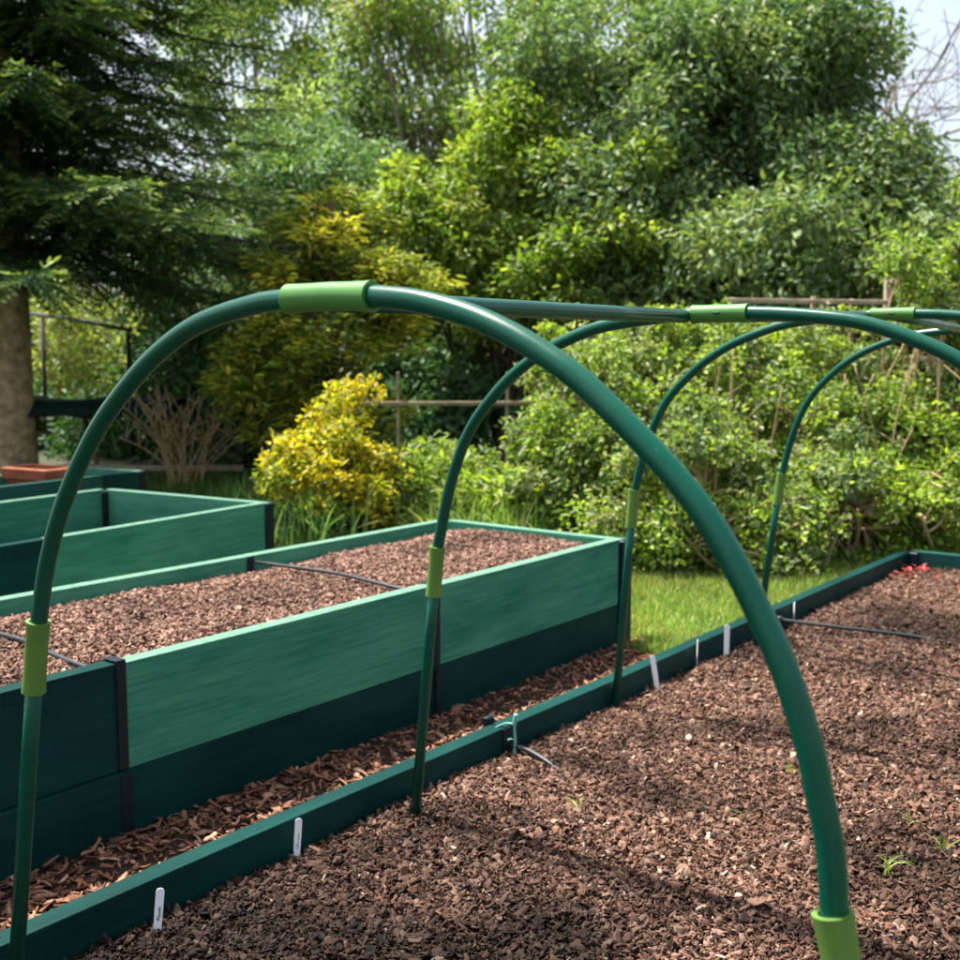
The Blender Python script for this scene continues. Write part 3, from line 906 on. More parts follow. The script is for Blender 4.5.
def limbs(tb, g, base, tops, r0, fork, wob=.06, sides=6, r1=.006):
    base = np.asarray(base, float)
    for p in tops:
        p = np.asarray(p, float)
        f = base + (fork - base) * g.uniform(.25, 1.0)
        mid = f * .45 + p * .55 + g.normal(0, wob, 3) * np.linalg.norm(p - f) + np.array([0, 0, .10 * np.linalg.norm(p - f)])
        pth = catmull([f, f * .7 + mid * .3 + g.normal(0, wob * .3, 3) * np.linalg.norm(p - f), mid, p], 4)
        tb.add(pth, np.linspace(r0 * .55, r1, len(pth)), sides, False)

def plant(name, label, cat, base, clumps, n, L, W, pal, mat, trunk_r=.03, fork_h=.4, stems=1, bark='bark_dark', nlimb=None, group=None, up=.5, out=.7, droop=.25, fill=.45, seed=1, crown='crown', trunk='trunk', tint_var=.22, spread=.1):
    g = np.random.default_rng(seed)
    root = empty(name, base, label, cat, group)
    base = np.asarray(base, float)
    tb = Tubes()
    cen = np.mean([c[0] for c in clumps], axis=0)
    tops = [c[0] for c in clumps]
    if nlimb: tops = [tops[i] for i in g.choice(len(tops), min(nlimb, len(tops)), replace=False)]
    for s in range(stems):
        b = base + np.array([g.normal(0, spread), g.normal(0, spread), -.03]) * (1 if stems > 1 else 0) + np.array([0, 0, -.03])
        fk = b * .6 + cen * .4; fk[2] = base[2] + fork_h
        fk[:2] += g.normal(0, spread * 1.2, 2)
        pth = catmull([b, b * .5 + fk * .5 + g.normal(0, .03, 3), fk], 6)
        tb.add(pth, np.linspace(trunk_r, trunk_r * .7, len(pth)), 9, True)
        mine = tops[s::stems]
        limbs(tb, g, pth[len(pth) // 2], mine, trunk_r, fk)
    tb.build(trunk, M[bark], root)
    d = crown_leaves(g, clumps, n, L, W, pal, up, out, droop, fill, tint_var)
    leaf_mesh(crown, *d, mat, root)
    return root

LAUREL = [(0.102, 0.167, 0.067), (0.127, 0.21, 0.078), (0.168, 0.257, 0.087), (0.113, 0.182, 0.087), (0.216, 0.285, 0.094)]
FRESH = [(0.207, 0.316, 0.034), (0.273, 0.38, 0.04), (0.156, 0.236, 0.029), (0.353, 0.434, 0.061), (0.116, 0.185, 0.032), (0.261, 0.289, 0.086)]
MIDG = [(0.119, 0.196, 0.034), (0.159, 0.252, 0.037), (0.093, 0.153, 0.031), (0.216, 0.294, 0.047)]
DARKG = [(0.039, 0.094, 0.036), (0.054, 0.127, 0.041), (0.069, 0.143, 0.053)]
PALEG = [(0.151, 0.209, 0.094), (0.196, 0.253, 0.11), (0.118, 0.175, 0.08), (0.227, 0.266, 0.132)]
GOLD = [(0.464, 0.429, 0.052), (0.343, 0.369, 0.051), (0.24, 0.283, 0.044), (0.617, 0.55, 0.064)]
YELLOW = [(0.526, 0.424, 0.022), (0.435, 0.379, 0.021), (0.298, 0.316, 0.022), (0.598, 0.496, 0.046), (0.18, 0.245, 0.028), (0.117, 0.181, 0.025)]

def px_ell(u, v, d, ru, rv, rd):    # sighted centre and half sizes in pixels at that depth
    k = d / FPX * S
    return spot(u, v, d), np.array([ru * k, rd, rv * k])

# view-aligned extents are near enough world-aligned for round crowns
def clumpset(g, specs, cr):
    out = []
    for (u, v, d, ru, rv, rd, k) in specs:
        c, r = px_ell(u, v, d, ru, rv, rd)
        out += ellipsoid_clumps(g, c, (r[0], r[1], r[2]), k, cr)
    return out

# laurel: big glossy evergreen behind the fence
g = np.random.default_rng(5)
cl = clumpset(g, [(722, 150, 11.5, 145, 170, 1.2, 56), (600, 230, 10.8, 70, 90, .8, 16), (850, 205, 11.0, 78, 85, .9, 22), (720, 265, 10.2, 190, 55, .8, 34), (640, 60, 11.8, 90, 100, .9, 18), (895, 255, 10.2, 75, 42, .7, 12), (720, 110, 11.2, 60, 110, .6, 22), (800, 60, 11.4, 70, 80, .6, 18), (570, 130, 11.4, 50, 110, .6, 14)], .32)
plant('laurel_tree', 'huge dark glossy leaved evergreen tree rising behind the fence', 'tree', ground_spot(740, 11.6), cl, 92000, .072, .031, LAUREL, M['leaf_gloss'], .09, .8, 4, nlimb=60, seed=6, droop=.45, up=.45, fill=.35, spread=.25)

# elder: fresh lime shrub tree in the middle
cl = clumpset(g, [(440, 185, 10.6, 50, 35, .5, 12), (505, 165, 10.9, 60, 45, .5, 14), (565, 205, 10.3, 62, 50, .5, 14), (425, 240, 10.3, 32, 50, .4, 8), (600, 275, 10.0, 50, 60, .5, 10), (520, 120, 11.2, 70, 30, .5, 8), (450, 310, 10.2, 40, 30, .4, 6), (640, 190, 10.6, 40, 60, .5, 9), (540, 275, 10.1, 34, 40, .35, 7), (490, 240, 10.3, 34, 34, .35, 6)], .19)
plant('elder_tree', 'bright lime leaved bushy tree left of the glossy evergreen', 'tree', ground_spot(500, 10.8), cl, 23000, .062, .032, FRESH + MIDG, M['leaf'], .05, .7, 3, nlimb=34, seed=7, droop=.3, fill=.3, spread=.18)

# tall thin leaved tree behind
cl = clumpset(g, [(470, 40, 18, 120, 160, 1.6, 64), (370, 60, 19, 90, 170, 1.4, 40), (580, 20, 18, 80, 110, 1.2, 26)], .42)
plant('ash_tree', 'tall airy tree with thin stems and small pale green leaves', 'tree', ground_spot(470, 18.2), cl, 40000, .085, .040, [(.22, .33, .075), (.29, .40, .10), (.17, .26, .06), (.32, .34, .13)], M['leaf'], .08, 1.6, 5, bark='bark', nlimb=100, seed=8, fill=.1, spread=.5)
cl = clumpset(g, [(265, 60, 19, 75, 130, 1.4, 34), (320, 130, 18, 60, 70, 1.0, 18)], .42)
plant('willow_tree', 'pale silvery green tree with sky gaps behind the dark conifer', 'tree', ground_spot(275, 19), cl, 22000, .085, .032, [(.24, .34, .14), (.31, .40, .17), (.18, .28, .11)], M['leaf'], .07, 1.6, 3, bark='bark', nlimb=40, seed=9, fill=.1, spread=.4)

# mid dark bay behind the golden conifer
cl = clumpset(g, [(325, 200, 13.5, 85, 75, .8, 34), (400, 270, 12.8, 60, 60, .6, 16), (250, 260, 13.5, 60, 80, .7, 16)], .32)
plant('bay_tree', 'blue green evergreen between the conifer and the lime tree', 'tree', ground_spot(330, 13.5), cl, 20000, .08, .030, [(.10, .19, .085), (.14, .24, .10), (.075, .15, .065), (.19, .28, .11)], M['leaf_gloss'], .07, .9, 2, nlimb=30, seed=10, spread=.2)

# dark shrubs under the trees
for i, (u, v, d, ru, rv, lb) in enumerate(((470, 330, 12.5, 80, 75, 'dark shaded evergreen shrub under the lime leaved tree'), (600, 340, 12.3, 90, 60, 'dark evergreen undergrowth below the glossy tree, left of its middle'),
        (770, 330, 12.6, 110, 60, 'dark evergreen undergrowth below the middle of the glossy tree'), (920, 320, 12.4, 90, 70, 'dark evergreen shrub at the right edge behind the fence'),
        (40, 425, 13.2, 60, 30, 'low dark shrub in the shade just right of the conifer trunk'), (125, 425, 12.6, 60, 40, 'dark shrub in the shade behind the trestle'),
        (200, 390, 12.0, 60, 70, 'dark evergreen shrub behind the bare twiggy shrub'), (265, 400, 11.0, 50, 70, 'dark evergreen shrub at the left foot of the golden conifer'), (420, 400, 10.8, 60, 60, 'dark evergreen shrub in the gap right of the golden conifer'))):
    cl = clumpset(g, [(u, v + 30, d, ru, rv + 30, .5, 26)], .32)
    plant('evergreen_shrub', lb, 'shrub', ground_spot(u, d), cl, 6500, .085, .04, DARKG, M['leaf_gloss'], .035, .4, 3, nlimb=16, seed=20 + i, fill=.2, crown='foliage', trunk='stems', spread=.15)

# backdrop of far hedges, each its own plant
for i, (u, d, ru, top, lb, pal) in enumerate(((-20, 26, 150, 250, 'far dark hedge tree at the left edge behind the conifer', DARKG), (170, 25, 150, 190, 'far evergreen filling the gap behind the golden conifer', DARKG),
        (360, 27, 150, 250, 'far evergreen behind the bay tree', MIDG), (560, 26, 160, 230, 'far evergreen behind the lime leaved tree', DARKG), (760, 27, 170, 235, 'far evergreen behind the middle of the glossy tree', DARKG), (960, 26, 160, 250, 'far evergreen hedge tree past the right end of the fence', MIDG))):
    mid = (top + 440) / 2
    cl = clumpset(g, [(u, mid, d, ru, (440 - top) / 2, .9, 40)], .6)
    plant('hedge_tree', lb, 'tree', ground_spot(u, d), cl, 9000, .17, .085, pal, M['leaf'], .10, .8, 3, nlimb=14, seed=40 + i, fill=.2, spread=.3)

# golden conifer
def spray_cloud(g, clumps, n, L, W, pal, flat=.25, tint_var=.25, rise=.15):
    pos, ax, nr, l, w, t = crown_leaves(g, clumps, n, L, W, pal, 1.4, .9, -rise, .35, tint_var)
    ax[:, 2] *= flat
    nr = np.array([0, 0, 1.]) + .35 * g.normal(size=nr.shape)
    return pos, ax, nr, l, w, t
g = np.random.default_rng(15)
root = empty('golden_conifer', ground_spot(335, 8.7), 'olive gold conifer with flat feathery sprays behind the yellow shrub', 'tree')
cl = clumpset(g, [(330, 345, 8.7, 76, 110, .55, 52), (298, 260, 8.8, 32, 46, .3, 11), (362, 255, 8.7, 40, 44, .35, 12), (335, 215, 8.8, 20, 30, .2, 5), (395, 300, 8.5, 42, 60, .3, 14), (275, 385, 8.5, 50, 55, .35, 22)], .115)
tb = Tubes(); b = np.array(root.location)
tb.add(catmull([b + (0, 0, -.03), b + (0.01, 0, .8), b + (0, 0, 1.9)], 6), np.linspace(.05, .015, 13), 8)
limbs(tb, g, b + (0, 0, .2), [c[0] for c in cl[::3]], .02, b + (0, 0, 1.5))
tb.build('trunk', M['bark_dark'], root)
leaf_mesh('crown', *spray_cloud(g, cl, 13000, .070, .020, GOLD + [(.15, .20, .035), (.10, .155, .03), (.20, .25, .04)]), M['needle'], root)

# yellow shrub
root = empty('yellow_shrub', ground_spot(335, 6.45), 'bright yellow variegated shrub just past the far end of the mulched bed', 'shrub')
g = np.random.default_rng(16)
cl = clumpset(g, [(335, 490, 6.45, 54, 58, .28, 50), (345, 425, 6.5, 30, 46, .16, 18), (297, 478, 6.35, 28, 36, .2, 12), (376, 490, 6.4, 26, 42, .2, 12)], .075)
tb = Tubes(); b = np.array(root.location)
for k in range(5):
    limbs(tb, g, b + g.normal(0, .03, 3) * (1, 1, 0), [c[0] for c in cl[k::9]], .012, b + (0, 0, .2), r1=.003)
tb.build('stems', M['bark_dark'], root)
leaf_mesh('foliage', *crown_leaves(g, cl, 8500, .034, .019, YELLOW, .6, .8, .0, .3, .2), M['leaf'], root)
# green strappy clump below it
v, q, c = blades(420, np.tile(ground_spot(300, 6.2), (420, 1)) + g4.normal(0, .13, (420, 3)) * (1, 1, 0), 0, .16, .40, .016, [(.09, .17, .05), (.14, .22, .09), (.07, .13, .04)], g4, .45, .5)
c0 = ground_spot(300, 6.2)
o = link('strappy_plant', raw_mesh('strappy_plant', v - c0, None, q, c), M['grass']); o.location = c0
props(o, 'green strap leaved clump at the foot of the yellow shrub', 'plant')
c0 = ground_spot(250, 7.6)
v, q, c = blades(300, np.tile(c0, (300, 1)) + g4.normal(0, .16, (300, 3)) * (1, 1, 0), 0, .12, .30, .016, [(.08, .17, .03), (.12, .22, .05), (.06, .12, .03)], g4, .5, .5)
o = link('strappy_plant', raw_mesh('strappy_plant', v - c0, None, q, c), M['grass']); o.location = c0
props(o, 'low green leafy clump behind the end of the empty bed', 'plant')

# ------------------------------------------------------------------ shrub border along the fence
HEDGE = FRESH + FRESH[:2] + MIDG + PALEG + [(.20, .25, .11), (.27, .30, .15)]
border = [
 (585, 425, 6.5, 62, 100, HEDGE, 'fresh lime shrub just right of the rail fence gap', 4200),
 (648, 395, 7.0, 60, 100, HEDGE, 'tall lime green shrub behind the third hoop leg', 4200),
 (690, 500, 5.85, 62, 88, HEDGE + MIDG, 'mid green leafy shrub between the third and fourth hoop legs', 4400),
 (640, 525, 5.9, 46, 50, HEDGE, 'low lime shrub directly behind the third hoop leg and bed corner', 2200),
 (755, 420, 6.9, 62, 110, HEDGE + FRESH, 'dense green shrub behind the fourth hoop leg', 4600),
 (765, 535, 5.75, 58, 56, HEDGE, 'low bushy shrub at the foot of the fourth hoop leg', 2800),
 (820, 395, 7.3, 62, 95, PALEG + HEDGE, 'pale greyish green shrub growing through the trellis fence', 4400),
 (850, 515, 6.0, 66, 72, HEDGE, 'low lime shrub behind the far corner of the low bed', 4000),
 (905, 400, 6.9, 62, 130, HEDGE, 'lime green shrub right of the pale one at the trellis', 4600),
 (975, 370, 7.0, 70, 165, HEDGE, 'tall yellow green shrub at the right edge of the border', 4800),
 (955, 440, 6.6, 60, 60, HEDGE + FRESH, 'leafy shrub filling the middle of the border at the right edge', 3000),
 (720, 430, 6.6, 50, 80, HEDGE, 'bushy green shrub filling the border behind the near hoop tube', 3400),
 (800, 450, 6.5, 52, 80, HEDGE, 'upright light green shrub just right of the fourth hoop arch', 3400),
 (612, 485, 6.3, 46, 70, HEDGE, 'light green shrub at the end of the tall bed beside the weeds', 2800),
 (880, 460, 6.7, 60, 60, MIDG, 'mid height green shrub right of the fourth hoop', 2600),
 (945, 520, 6.15, 70, 70, MIDG + HEDGE[:4], 'low dark green shrub at the right edge behind the end board', 3800)]
g = np.random.default_rng(17)
for i, (u, v, d, ru, rv, pal, lb, n) in enumerate(border):
    cl = clumpset(g, [(u, v, d, ru * 1.08, rv * 1.06, .36, 50)], .10)
    plant('border_shrub', lb, 'shrub', ground_spot(u, d), cl, int(n * 2.1), .031, .0175, pal, M['leaf'], .010, .25, 7, bark='twig', nlimb=44, group='shrubs along the fence', seed=60 + i, fill=.0, crown='foliage', trunk='stems', spread=.12, tint_var=.28)
for i, (u, d, h, lb) in enumerate(((425, 6.6, .42, 'low weedy green clump under the rail fence, nearest the yellow shrub'), (462, 6.9, .55, 'pale leafy weed clump second from the yellow shrub under the rail fence'),
        (498, 6.4, .50, 'leafy weed clump in the middle under the rail fence'), (535, 6.9, .62, 'tall leafy weed clump behind the second hoop arch'), (560, 6.3, .56, 'leafy weed clump under the right end of the rail fence'))):
    c = ground_spot(u, d)
    cl = ellipsoid_clumps(g, c + (0, 0, h * .5), (.24, .2, h * .5), 16, .09)
    plant('weed_clump', lb, 'plant', c, cl, 2300, .052, .020, FRESH + FRESH + PALEG + [(.30, .38, .10)], M['leaf'], .006, .15, 5, bark='twig', nlimb=14, group='weeds under the rail fence', seed=80 + i, crown='foliage', trunk='stems', spread=.09)

# pale bramble canes among the shrubs
def canes(name, label, cat, u, d, specs, r, mat, seed):
    g = np.random.default_rng(seed)
    b = ground_spot(u, d)
    root_loc = b
    tb = Tubes()
    for (du, h, lean) in specs:
        s = b + np.array([du, g.normal(0, .04), -.02])
        e = s + np.array([lean, g.normal(0, .12), h])
        m = (s + e) / 2 + g.normal(0, .04, 3)
        tb.add(catmull([s, m, e], 6), np.linspace(r, r * .45, 13), 6)
        for k in range(3):
            f = g.uniform(.4, .95); p = s * (1 - f) + e * f
            q = p + np.array([g.normal(0, .10), g.normal(0, .08), g.uniform(.05, .2)])
            tb.add(np.array([p, (p + q) / 2 + g.normal(0, .01, 3), q]), [r * .5, r * .4, r * .25], 5)
    o = tb.build(name, M[mat], None)
    o.data.transform(Matrix.Translation(-Vector(b))); o.location = b
    return props(o, label, cat)
canes('bare_canes', 'pale bare canes leaning in front of the shrub between hoop legs', 'canes', 825, 6.6, [(0, .75, .22), (.05, .85, .05), (.12, .6, .3), (-.05, .5, -.1)], .007, 'twig', 1)
canes('bare_canes', 'pale forked canes at the lawn edge right of the third hoop leg', 'canes', 690, 6.0, [(0, .45, -.10), (.04, .40, .08), (.08, .28, .16)], .008, 'twig', 2)
canes('bare_canes', 'thin brown canes standing at the right of the border', 'canes', 900, 6.7, [(0, .8, -.05), (.12, .7, .08), (.2, .9, .02), (-.1, .6, .1)], .006, 'twig', 3)
canes('bare_canes', 'tall straight pale canes rising through the shrub left of the fourth hoop', 'canes', 735, 6.3, [(0, .9, .06), (.06, 1.0, -.04), (.16, .8, .10), (-.10, .95, .02)], .0055, 'twig', 5)
canes('bare_canes', 'thin crossing canes above the low shrub in the far corner', 'canes', 860, 6.4, [(0, 1.0, .10), (.10, .9, -.12), (.2, 1.05, .05), (-.12, .85, .12)], .0055, 'twig', 6)
canes('bare_canes', 'slender canes at the very right edge of the border', 'canes', 945, 6.5, [(0, 1.1, -.06), (.08, .95, .08), (-.08, 1.0, .03)], .0055, 'twig', 7)
canes('bare_canes', 'thin brown canes behind the weeds at the right end of the rail fence', 'canes', 600, 6.9, [(0, .7, -.05), (.1, .6, .12), (-.14, .8, .0)], .006, 'twig', 4)

# ------------------------------------------------------------------ fences
def fence(name, label, a, b, rails, post_at, ph, mat, rw=.022, pw=.03):
    a = np.asarray(a); b = np.asarray(b)
    d = b - a; L = np.linalg.norm(d[:2]); ang = math.atan2(d[1], d[0])
    root = empty(name, a, label, 'fence', rz=ang)
    for k, z in enumerate(rails):
        boxes('rail', [(-.05, L + .05, -.012, .012, z - rw, z + rw)], M[mat], root, .003)
    for s in post_at:
        boxes('post', [(s * L - pw / 2, s * L + pw / 2, .0125, .0125 + pw, -.05, ph)], M[mat], root, .003)
    return root
k7 = 7.6 / FPX * S
def zpix(v, d): return spot(480, v, d)[2]
fence('rail_fence', 'pale single rail fence with thin stakes behind the weeds', ground_spot(375, 7.6), ground_spot(610, 7.75), [zpix(403, 7.65)], (.1, .56, .70, .98), zpix(372, 7.6), 'oldwood2', .012, .018)
fa, fb = ground_spot(728, 8.0), ground_spot(1015, 8.5)
fd = fb - fa; fl = np.linalg.norm(fd[:2])
tf = empty('trellis_fence', fa, 'weathered wooden trellis fence half hidden by the border shrubs', 'fence', rz=math.atan2(fd[1], fd[0]))
for s0, s1, v in ((-.02, .52, 303), (.0, .51, 331), (.02, .52, 360), (.525, 1.02, 282), (.525, 1.0, 318), (.53, 1.0, 359), (.0, 1.0, 405)):
    z = zpix(v, 8.2)
    boxes('rail', [(s0 * fl, s1 * fl, -.011, .011, z - .014, z + .014)], M['fencewood'], tf, .003)
for s_, v, w_ in ((.005, 300, .03), (.27, 298, .024), (.40, 300, .022), (.5225, 281, .035), (.70, 279, .024), (.86, 279, .024), (.99, 281, .035)):
    boxes('post', [(s_ * fl - w_ / 2, s_ * fl + w_ / 2, .0125, .0125 + w_, -.05, zpix(v, 8.2))], M['fencewood'], tf, .003)

# wire fence at the left with sloping rail
a = spot(28, 313, 13); b = spot(130, 330, 11.5)
root = empty('wire_fence', (a[0], a[1], 0), 'dark thin metal fence behind the conifer trunk', 'fence')
t = Tubes(); t.add(np.array([a, a * .5 + b * .5 + (0, 0, .01), b]), .018, 8); t.build('rail', M['wire'], root)
for f in (.15, .98):
    p = a * (1 - f) + b * f
    t = Tubes(); t.add(np.array([[p[0], p[1], -.05], [p[0], p[1], p[2] - .02]]), .020, 8); t.build('post', M['wire'], root)
cl = clumpset(g, [(70, 350, 15.5, 75, 60, .6, 30), (20, 330, 16, 60, 60, .5, 16)], .26)
plant('pale_shrub', 'sunny yellow green shrub seen past the trunk behind the metal fence', 'shrub', ground_spot(70, 15.5), cl, 6000, .075, .035, [(.22, .27, .07), (.28, .31, .10), (.16, .22, .05)], M['leaf'], .03, .5, 3, bark='twig', nlimb=20, seed=91, crown='foliage', trunk='stems')

# ------------------------------------------------------------------ trestle with a dark cover
c = ground_spot(95, 10.2)
root = empty('trestle_table', c, 'rough wooden trestle with crossed legs under a dark green cover', 'trestle')
root.rotation_euler = (0, 0, math.radians(38))
hz = zpix(402, 10.2)
for s in (-.55, .0, .55):
    t = Tubes(); t.add(np.array([[s - .14, -.2, -.02], [s + .14, .2, hz]]), .020, 6); t.build('leg', M['oldwood'], root).parent = root
    t = Tubes(); t.add(np.array([[s + .14, -.24, -.02], [s - .14, .16, hz]]), .020, 6); t.build('leg', M['oldwood'], root)
for o in [o for o in bpy.data.objects if o.parent is root]:
    o.data.transform(Matrix.Translation(Vector(root.location)))   # legs were laid out in local metres
xs, yy = np.meshgrid(np.linspace(-.68, .68, 24), np.linspace(-.34, .34, 8))
zz = hz + .03 + .02 * np.sin(xs * 9) * np.cos(yy * 7) - .12 * np.abs(yy / .34) ** 6
v = np.stack([xs.ravel(), yy.ravel(), zz.ravel()], 1)
a_ = (np.arange(7)[:, None] * 24 + np.arange(23)[None]).ravel()
q = np.stack([a_, a_ + 1, a_ + 25, a_ + 24], 1)
o = link('cover', raw_mesh('cover', v, None, q, None, True), M['netting'], root)
so = o.modifiers.new('thick', 'SOLIDIFY'); so.thickness = .012
t = boxes('plank', [(-.3, 1.2, -.33, -.29, .08, .12)], M['fencewood'], root, .004)

# ------------------------------------------------------------------ terracotta planter behind the far bed
a8 = math.radians(8)
lx, ly = (-.046 - .022) * S - .165, -.475 * S
pc = (bed3.location.x + lx * math.cos(a8) - ly * math.sin(a8), bed3.location.y + lx * math.sin(a8) + ly * math.cos(a8), (G - .612) * S - .21)
root = empty('terracotta_planter', pc, 'rectangular terracotta planter standing in the farthest narrow bed', 'planter')
root.rotation_euler = (0, 0, a8)
pz = .21
def planter():
    bm = bmesh.new()
    hx, hy, th = .148, .088, .014
    lv = []
    def ring(x, y, z): return [bm.verts.new(p) for p in ((-x, -y, z), (x, -y, z), (x, y, z), (-x, y, z))]
    rr = [ring(hx * .92, hy * .90, 0), ring(hx * .96, hy * .95, pz - .055), ring(hx + .012, hy + .012, pz - .052), ring(hx + .014, hy + .014, pz - .004), ring(hx + .008, hy + .008, pz),
          ring(hx - th, hy - th, pz), ring(hx - th - .01, hy - th - .01, pz - .075), ring(hx * .8, hy * .75, .05)]
    for a, b in zip(rr, rr[1:]):
        for k in range(4): bm.faces.new((a[k], a[(k + 1) % 4], b[(k + 1) % 4], b[k]))
    bm.faces.new(rr[0][::-1]); bm.faces.new(rr[-1])
    bmesh.ops.recalc_face_normals(bm, faces=bm.faces)
    es = [e for e in bm.edges if abs(e.verts[0].co.z - e.verts[1].co.z) > .001]
    bmesh.ops.bevel(bm, geom=es, offset=.005, segments=2, affect='EDGES')
    me = bpy.data.meshes.new('planter_body'); bm.to_mesh(me); bm.free()
    return me
link('planter_body', planter(), M['terracotta'], root)
boxes('soil_fill', [(-.122, .122, -.064, .064, pz - .09, pz - .075)], M['soil'], root, 0)

# ------------------------------------------------------------------ dry twiggy shrub
g = np.random.default_rng(33)
b = ground_spot(185, 9.3)
tb = Tubes()
for k in range(22):
    az = g.uniform(0, 2 * np.pi); ln = g.uniform(.10, .60); h = g.uniform(.45, .86) * (1 - .35 * ln)
    s = b + np.array([g.normal(0, .05), g.normal(0, .05), -.02])
    e = s + np.array([math.cos(az) * ln, math.sin(az) * ln, h])
    m = s * .5 + e * .5 + np.array([0, 0, .06]) + g.normal(0, .025, 3)
    pth = catmull([s, m, e], 5)
    tb.add(pth, np.linspace(.0085, .004, len(pth)), 5)
    for j in range(7):
        f = g.uniform(.35, 1.0); p = pth[int(f * (len(pth) - 1))]
        q = p + np.array([g.normal(0, .07), g.normal(0, .07), g.uniform(.04, .17)])
        tb.add(np.array([p, (p + q) / 2 + g.normal(0, .012, 3), q]), [.0045, .0038, .0025], 4)
o = tb.build('twiggy_shrub', M['twig'], None)
o.data.transform(Matrix.Translation(-Vector(b))); o.location = b
props(o, 'bare twiggy brown shrub behind the far raised beds', 'shrub')

# ------------------------------------------------------------------ big spruce at the left
g = np.random.default_rng(44)
b = ground_spot(14, 9.9)
root = empty('conifer_tree', b, 'big dark conifer with drooping sprays at the left edge', 'tree')
tb = Tubes()
top = 6.6
tp = catmull([b + (0, 0, -.05), b + (.02, 0, .5), b + (.0, .02, 1.6), b + (.03, 0, 3.6), b + (.05, 0, top)], 8)
rad = np.interp(tp[:, 2], [0, .15, .6, 2, top], [.215, .178, .158, .135, .02])
tb.add(tp, rad, 20)
tbl = Tubes()
NP, NA, NN, NL, NW, NT = [], [], [], [], [], []
TIP = np.array([.27, .34, .085]); INN = np.array([.030, .068, .036]); MIDC = np.array([.085, .165, .068])  # spring growth at the tips, colour brightened further to look sunlit
zcur = 1.60
wh = 0
while zcur < top - .3:
    frac = (zcur - 1.2) / (top - 1.2)
    nb = 10 if frac < .6 else 8
    Lb = 2.75 * (1 - frac) ** .75 + .25
    for k in range(nb):
        az = 2 * np.pi * (k + .5 * (wh % 2)) / nb + g.normal(0, .35)
        L = Lb * g.uniform(.62, 1.12)
        z0 = zcur + g.normal(0, .16)
        dr = np.array([math.cos(az), math.sin(az), 0]); sd = np.array([-dr[1], dr[0], 0])
        s = b + (0, 0, z0)
        dp = g.uniform(.02, .34)
        ctl = [s, s + dr * L * .3 + (0, 0, .02), s + dr * L * .65 + (0, 0, -dp * L * .45), s + dr * L + (0, 0, -dp * L * .62)]
        pth = catmull(ctl, 6)
        tbl.add(pth, np.linspace(.022, .004, len(pth)), 5, False)
        d = np.linalg.norm(np.diff(pth, axis=0), axis=1).sum()
        ns = int(d / .050)
        for i in range(ns):
            f = .05 + .95 * i / ns
            p = s + (0, 0, 0)
            fi = f * (len(pth) - 1); i0 = min(int(fi), len(pth) - 2); p = pth[i0] * (1 - fi + i0) + pth[i0 + 1] * (fi - i0)
            tdir = unit(pth[i0 + 1] - pth[i0])
            for sg in (-1, 1):
                ll = (.56 * (1 - f) ** .8 + .12) * g.uniform(.7, 1.15) * min(1, L / 1.4 + .3)
                dd = unit(tdir * .75 + sd * sg * .9 + np.array([0, 0, -.10 + g.normal(0, .34)]))
                e = p + dd * ll + np.array([0, 0, -.10 * ll])
                m = max(3, int(ll / .030))
                t_ = np.linspace(.05, 1, m)
                c_ = p + (e - p) * t_[:, None] + np.array([0, 0, -.06]) * (t_ ** 2)[:, None] * ll
                s2 = unit(np.cross(dd, [0, 0, 1]))
                for sg2 in (-1, 1):
                    aa = dd * .75 + s2 * sg2 * .75 + g.normal(0, .18, (m, 3))
                    NP.append(c_); NA.append(aa); NN.append(np.array([0, 0, 1.]) + g.normal(0, .25, (m, 3)))
                    NL.append(.070 * g.uniform(.7, 1.2, m) * (1.1 - .45 * t_)); NW.append(.0180 * g.uniform(.8, 1.3, m))
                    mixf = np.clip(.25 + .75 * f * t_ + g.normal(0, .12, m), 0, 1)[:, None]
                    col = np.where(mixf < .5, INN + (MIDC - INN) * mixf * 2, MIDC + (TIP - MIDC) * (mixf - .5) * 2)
                    NT.append(col)
    zcur += .185 + .10 * frac
    wh += 1
tb.build('trunk', M['bark_spruce'], root)
tbl.build('branches', M['bark_dark'], root)
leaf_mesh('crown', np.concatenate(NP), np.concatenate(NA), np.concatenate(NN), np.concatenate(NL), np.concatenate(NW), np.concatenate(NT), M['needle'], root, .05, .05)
print('spruce leaves', sum(len(a) for a in NP))

# ------------------------------------------------------------------ bare tree at the upper right
g = np.random.default_rng(55)
b = ground_spot(950, 22)
root = empty('bare_tree', b, 'leafless thin twigged tree against the sky at the upper right', 'tree')
tb = Tubes()
def branch(p, d, L, r, depth):
    n = 4
    pts = [p]
    for i in range(n):
        d = unit(d + g.normal(0, .16, 3) + np.array([0, 0, .04])); p = p + d * L / n; pts.append(p)
    tb.add(np.array(pts), np.linspace(r, r * .6, n + 1), 6 if depth < 2 else 4, False)
    if depth >= 5: return
    for k in range(4 if depth else 6):
        q = pts[g.integers(2, n + 1)]
        nd = unit(d + g.normal(0, .55, 3))
        branch(q, nd, L * g.uniform(.60, .82), max(r * .55, .0075), depth + 1)
branch(b + (0, 0, -.1), np.array([-.02, 0, 1.]), 3.4, .15, 0)
tb.build('trunk', M['bark'], root)

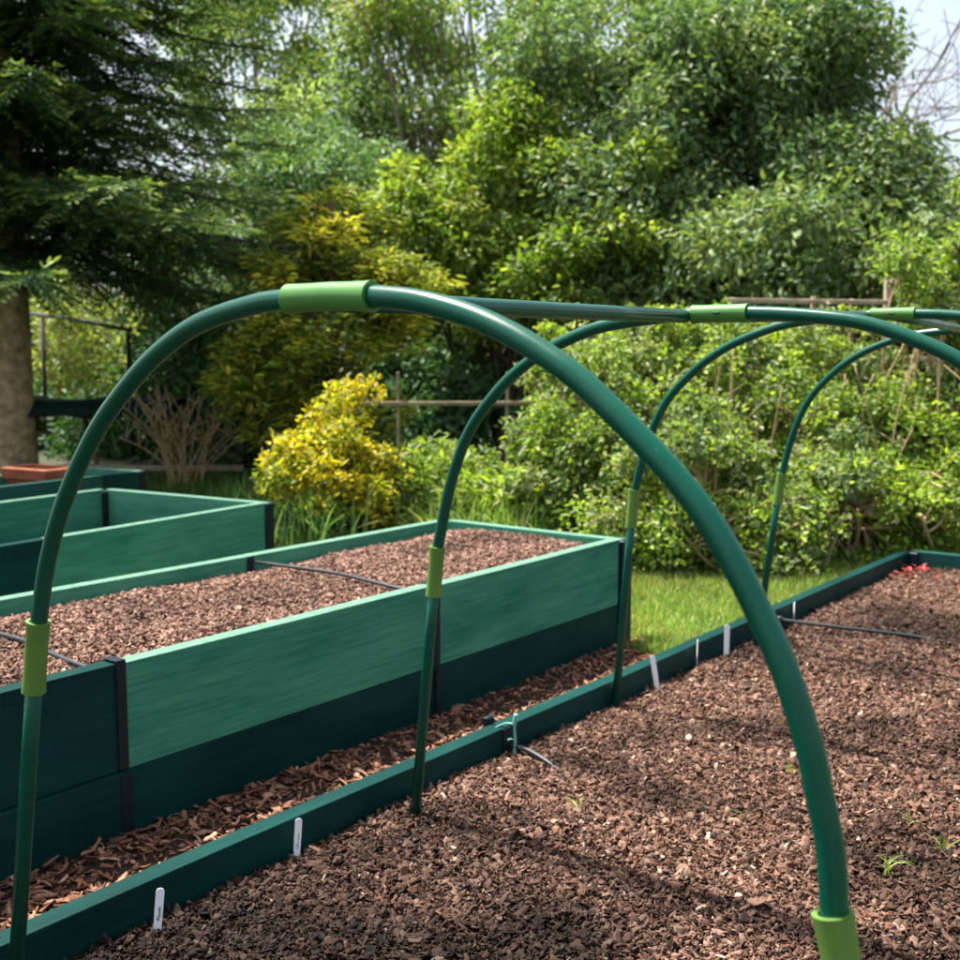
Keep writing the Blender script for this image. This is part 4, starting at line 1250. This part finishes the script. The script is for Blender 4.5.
# ------------------------------------------------------------------ red seedlings near the far corner
c = P(-1.60, 5.35, -1.0)
g = np.random.default_rng(66)
n = 24
pos = np.tile(c, (n, 1)) + np.stack([g.normal(.02, .05, n), g.normal(0, .07, n), g.uniform(.0, .035, n)], 1)
root = empty('red_seedling', c, 'small cluster of red leaved seedlings in the far corner of the low bed', 'plant')
leaf_mesh('leaves', pos, g.normal(size=(n, 3)) * (1, 1, .4), np.array([0, 0, 1.]) + .4 * g.normal(size=(n, 3)), np.full(n, .028), np.full(n, .018), np.array([.32, .04, .04]) * np.exp(g.normal(0, .3, (n, 1))), M['leaf'], root)

# ------------------------------------------------------------------ camera, light, view
cam = bpy.data.cameras.new('camera')
co = bpy.data.objects.new('camera', cam); COL.objects.link(co)
m4 = Matrix(((RX[0], RX[1], RX[2], 0), (RY[0], RY[1], RY[2], 0), (RZ[0], RZ[1], RZ[2], 0), (0, 0, 0, 1)))
m4.translation = Vector((0, 0, G * S))
co.matrix_world = m4
cam.sensor_width = 36; cam.lens = 36 * FPX / 960
cam.clip_start = .05; cam.clip_end = 1000
cam.dof.use_dof = True; cam.dof.focus_distance = 1.45; cam.dof.aperture_fstop = 8.5
scn.camera = co

EL, AZ = math.radians(66), math.radians(266)     # sun to the left, square across the beds
w = bpy.data.worlds.new('World'); scn.world = w; w.use_nodes = True
nt = w.node_tree; nt.nodes.clear()
out = nt.nodes.new('ShaderNodeOutputWorld'); bg = nt.nodes.new('ShaderNodeBackground'); sky = nt.nodes.new('ShaderNodeTexSky')
sky.sky_type = 'NISHITA'; sky.sun_disc = False; sky.sun_elevation = EL; sky.sun_rotation = AZ
sky.air_density = 1.0; sky.dust_density = 4.0; sky.ozone_density = 1.0
bg.inputs['Strength'].default_value = .11
hs = nt.nodes.new('ShaderNodeHueSaturation'); hs.inputs['Saturation'].default_value = .62
nt.links.new(sky.outputs[0], hs.inputs['Color']); nt.links.new(hs.outputs[0], bg.inputs[0]); nt.links.new(bg.outputs[0], out.inputs[0])
sun = bpy.data.lights.new('sun', 'SUN'); sun.energy = 4.9; sun.angle = math.radians(1.0); sun.color = (1, .95, .87)
so_ = bpy.data.objects.new('sun', sun); COL.objects.link(so_)
to_sun = Vector((math.sin(AZ) * math.cos(EL), math.cos(AZ) * math.cos(EL), math.sin(EL)))
so_.rotation_euler = to_sun.to_track_quat('Z', 'Y').to_euler()

vs = scn.view_settings
vs.view_transform = 'Standard'; vs.look = 'None'; vs.exposure = 1.38; vs.gamma = 1; vs.use_curve_mapping = False
scn.cycles.use_denoising = True
scn.cycles.max_bounces = 6; scn.cycles.transparent_max_bounces = 4
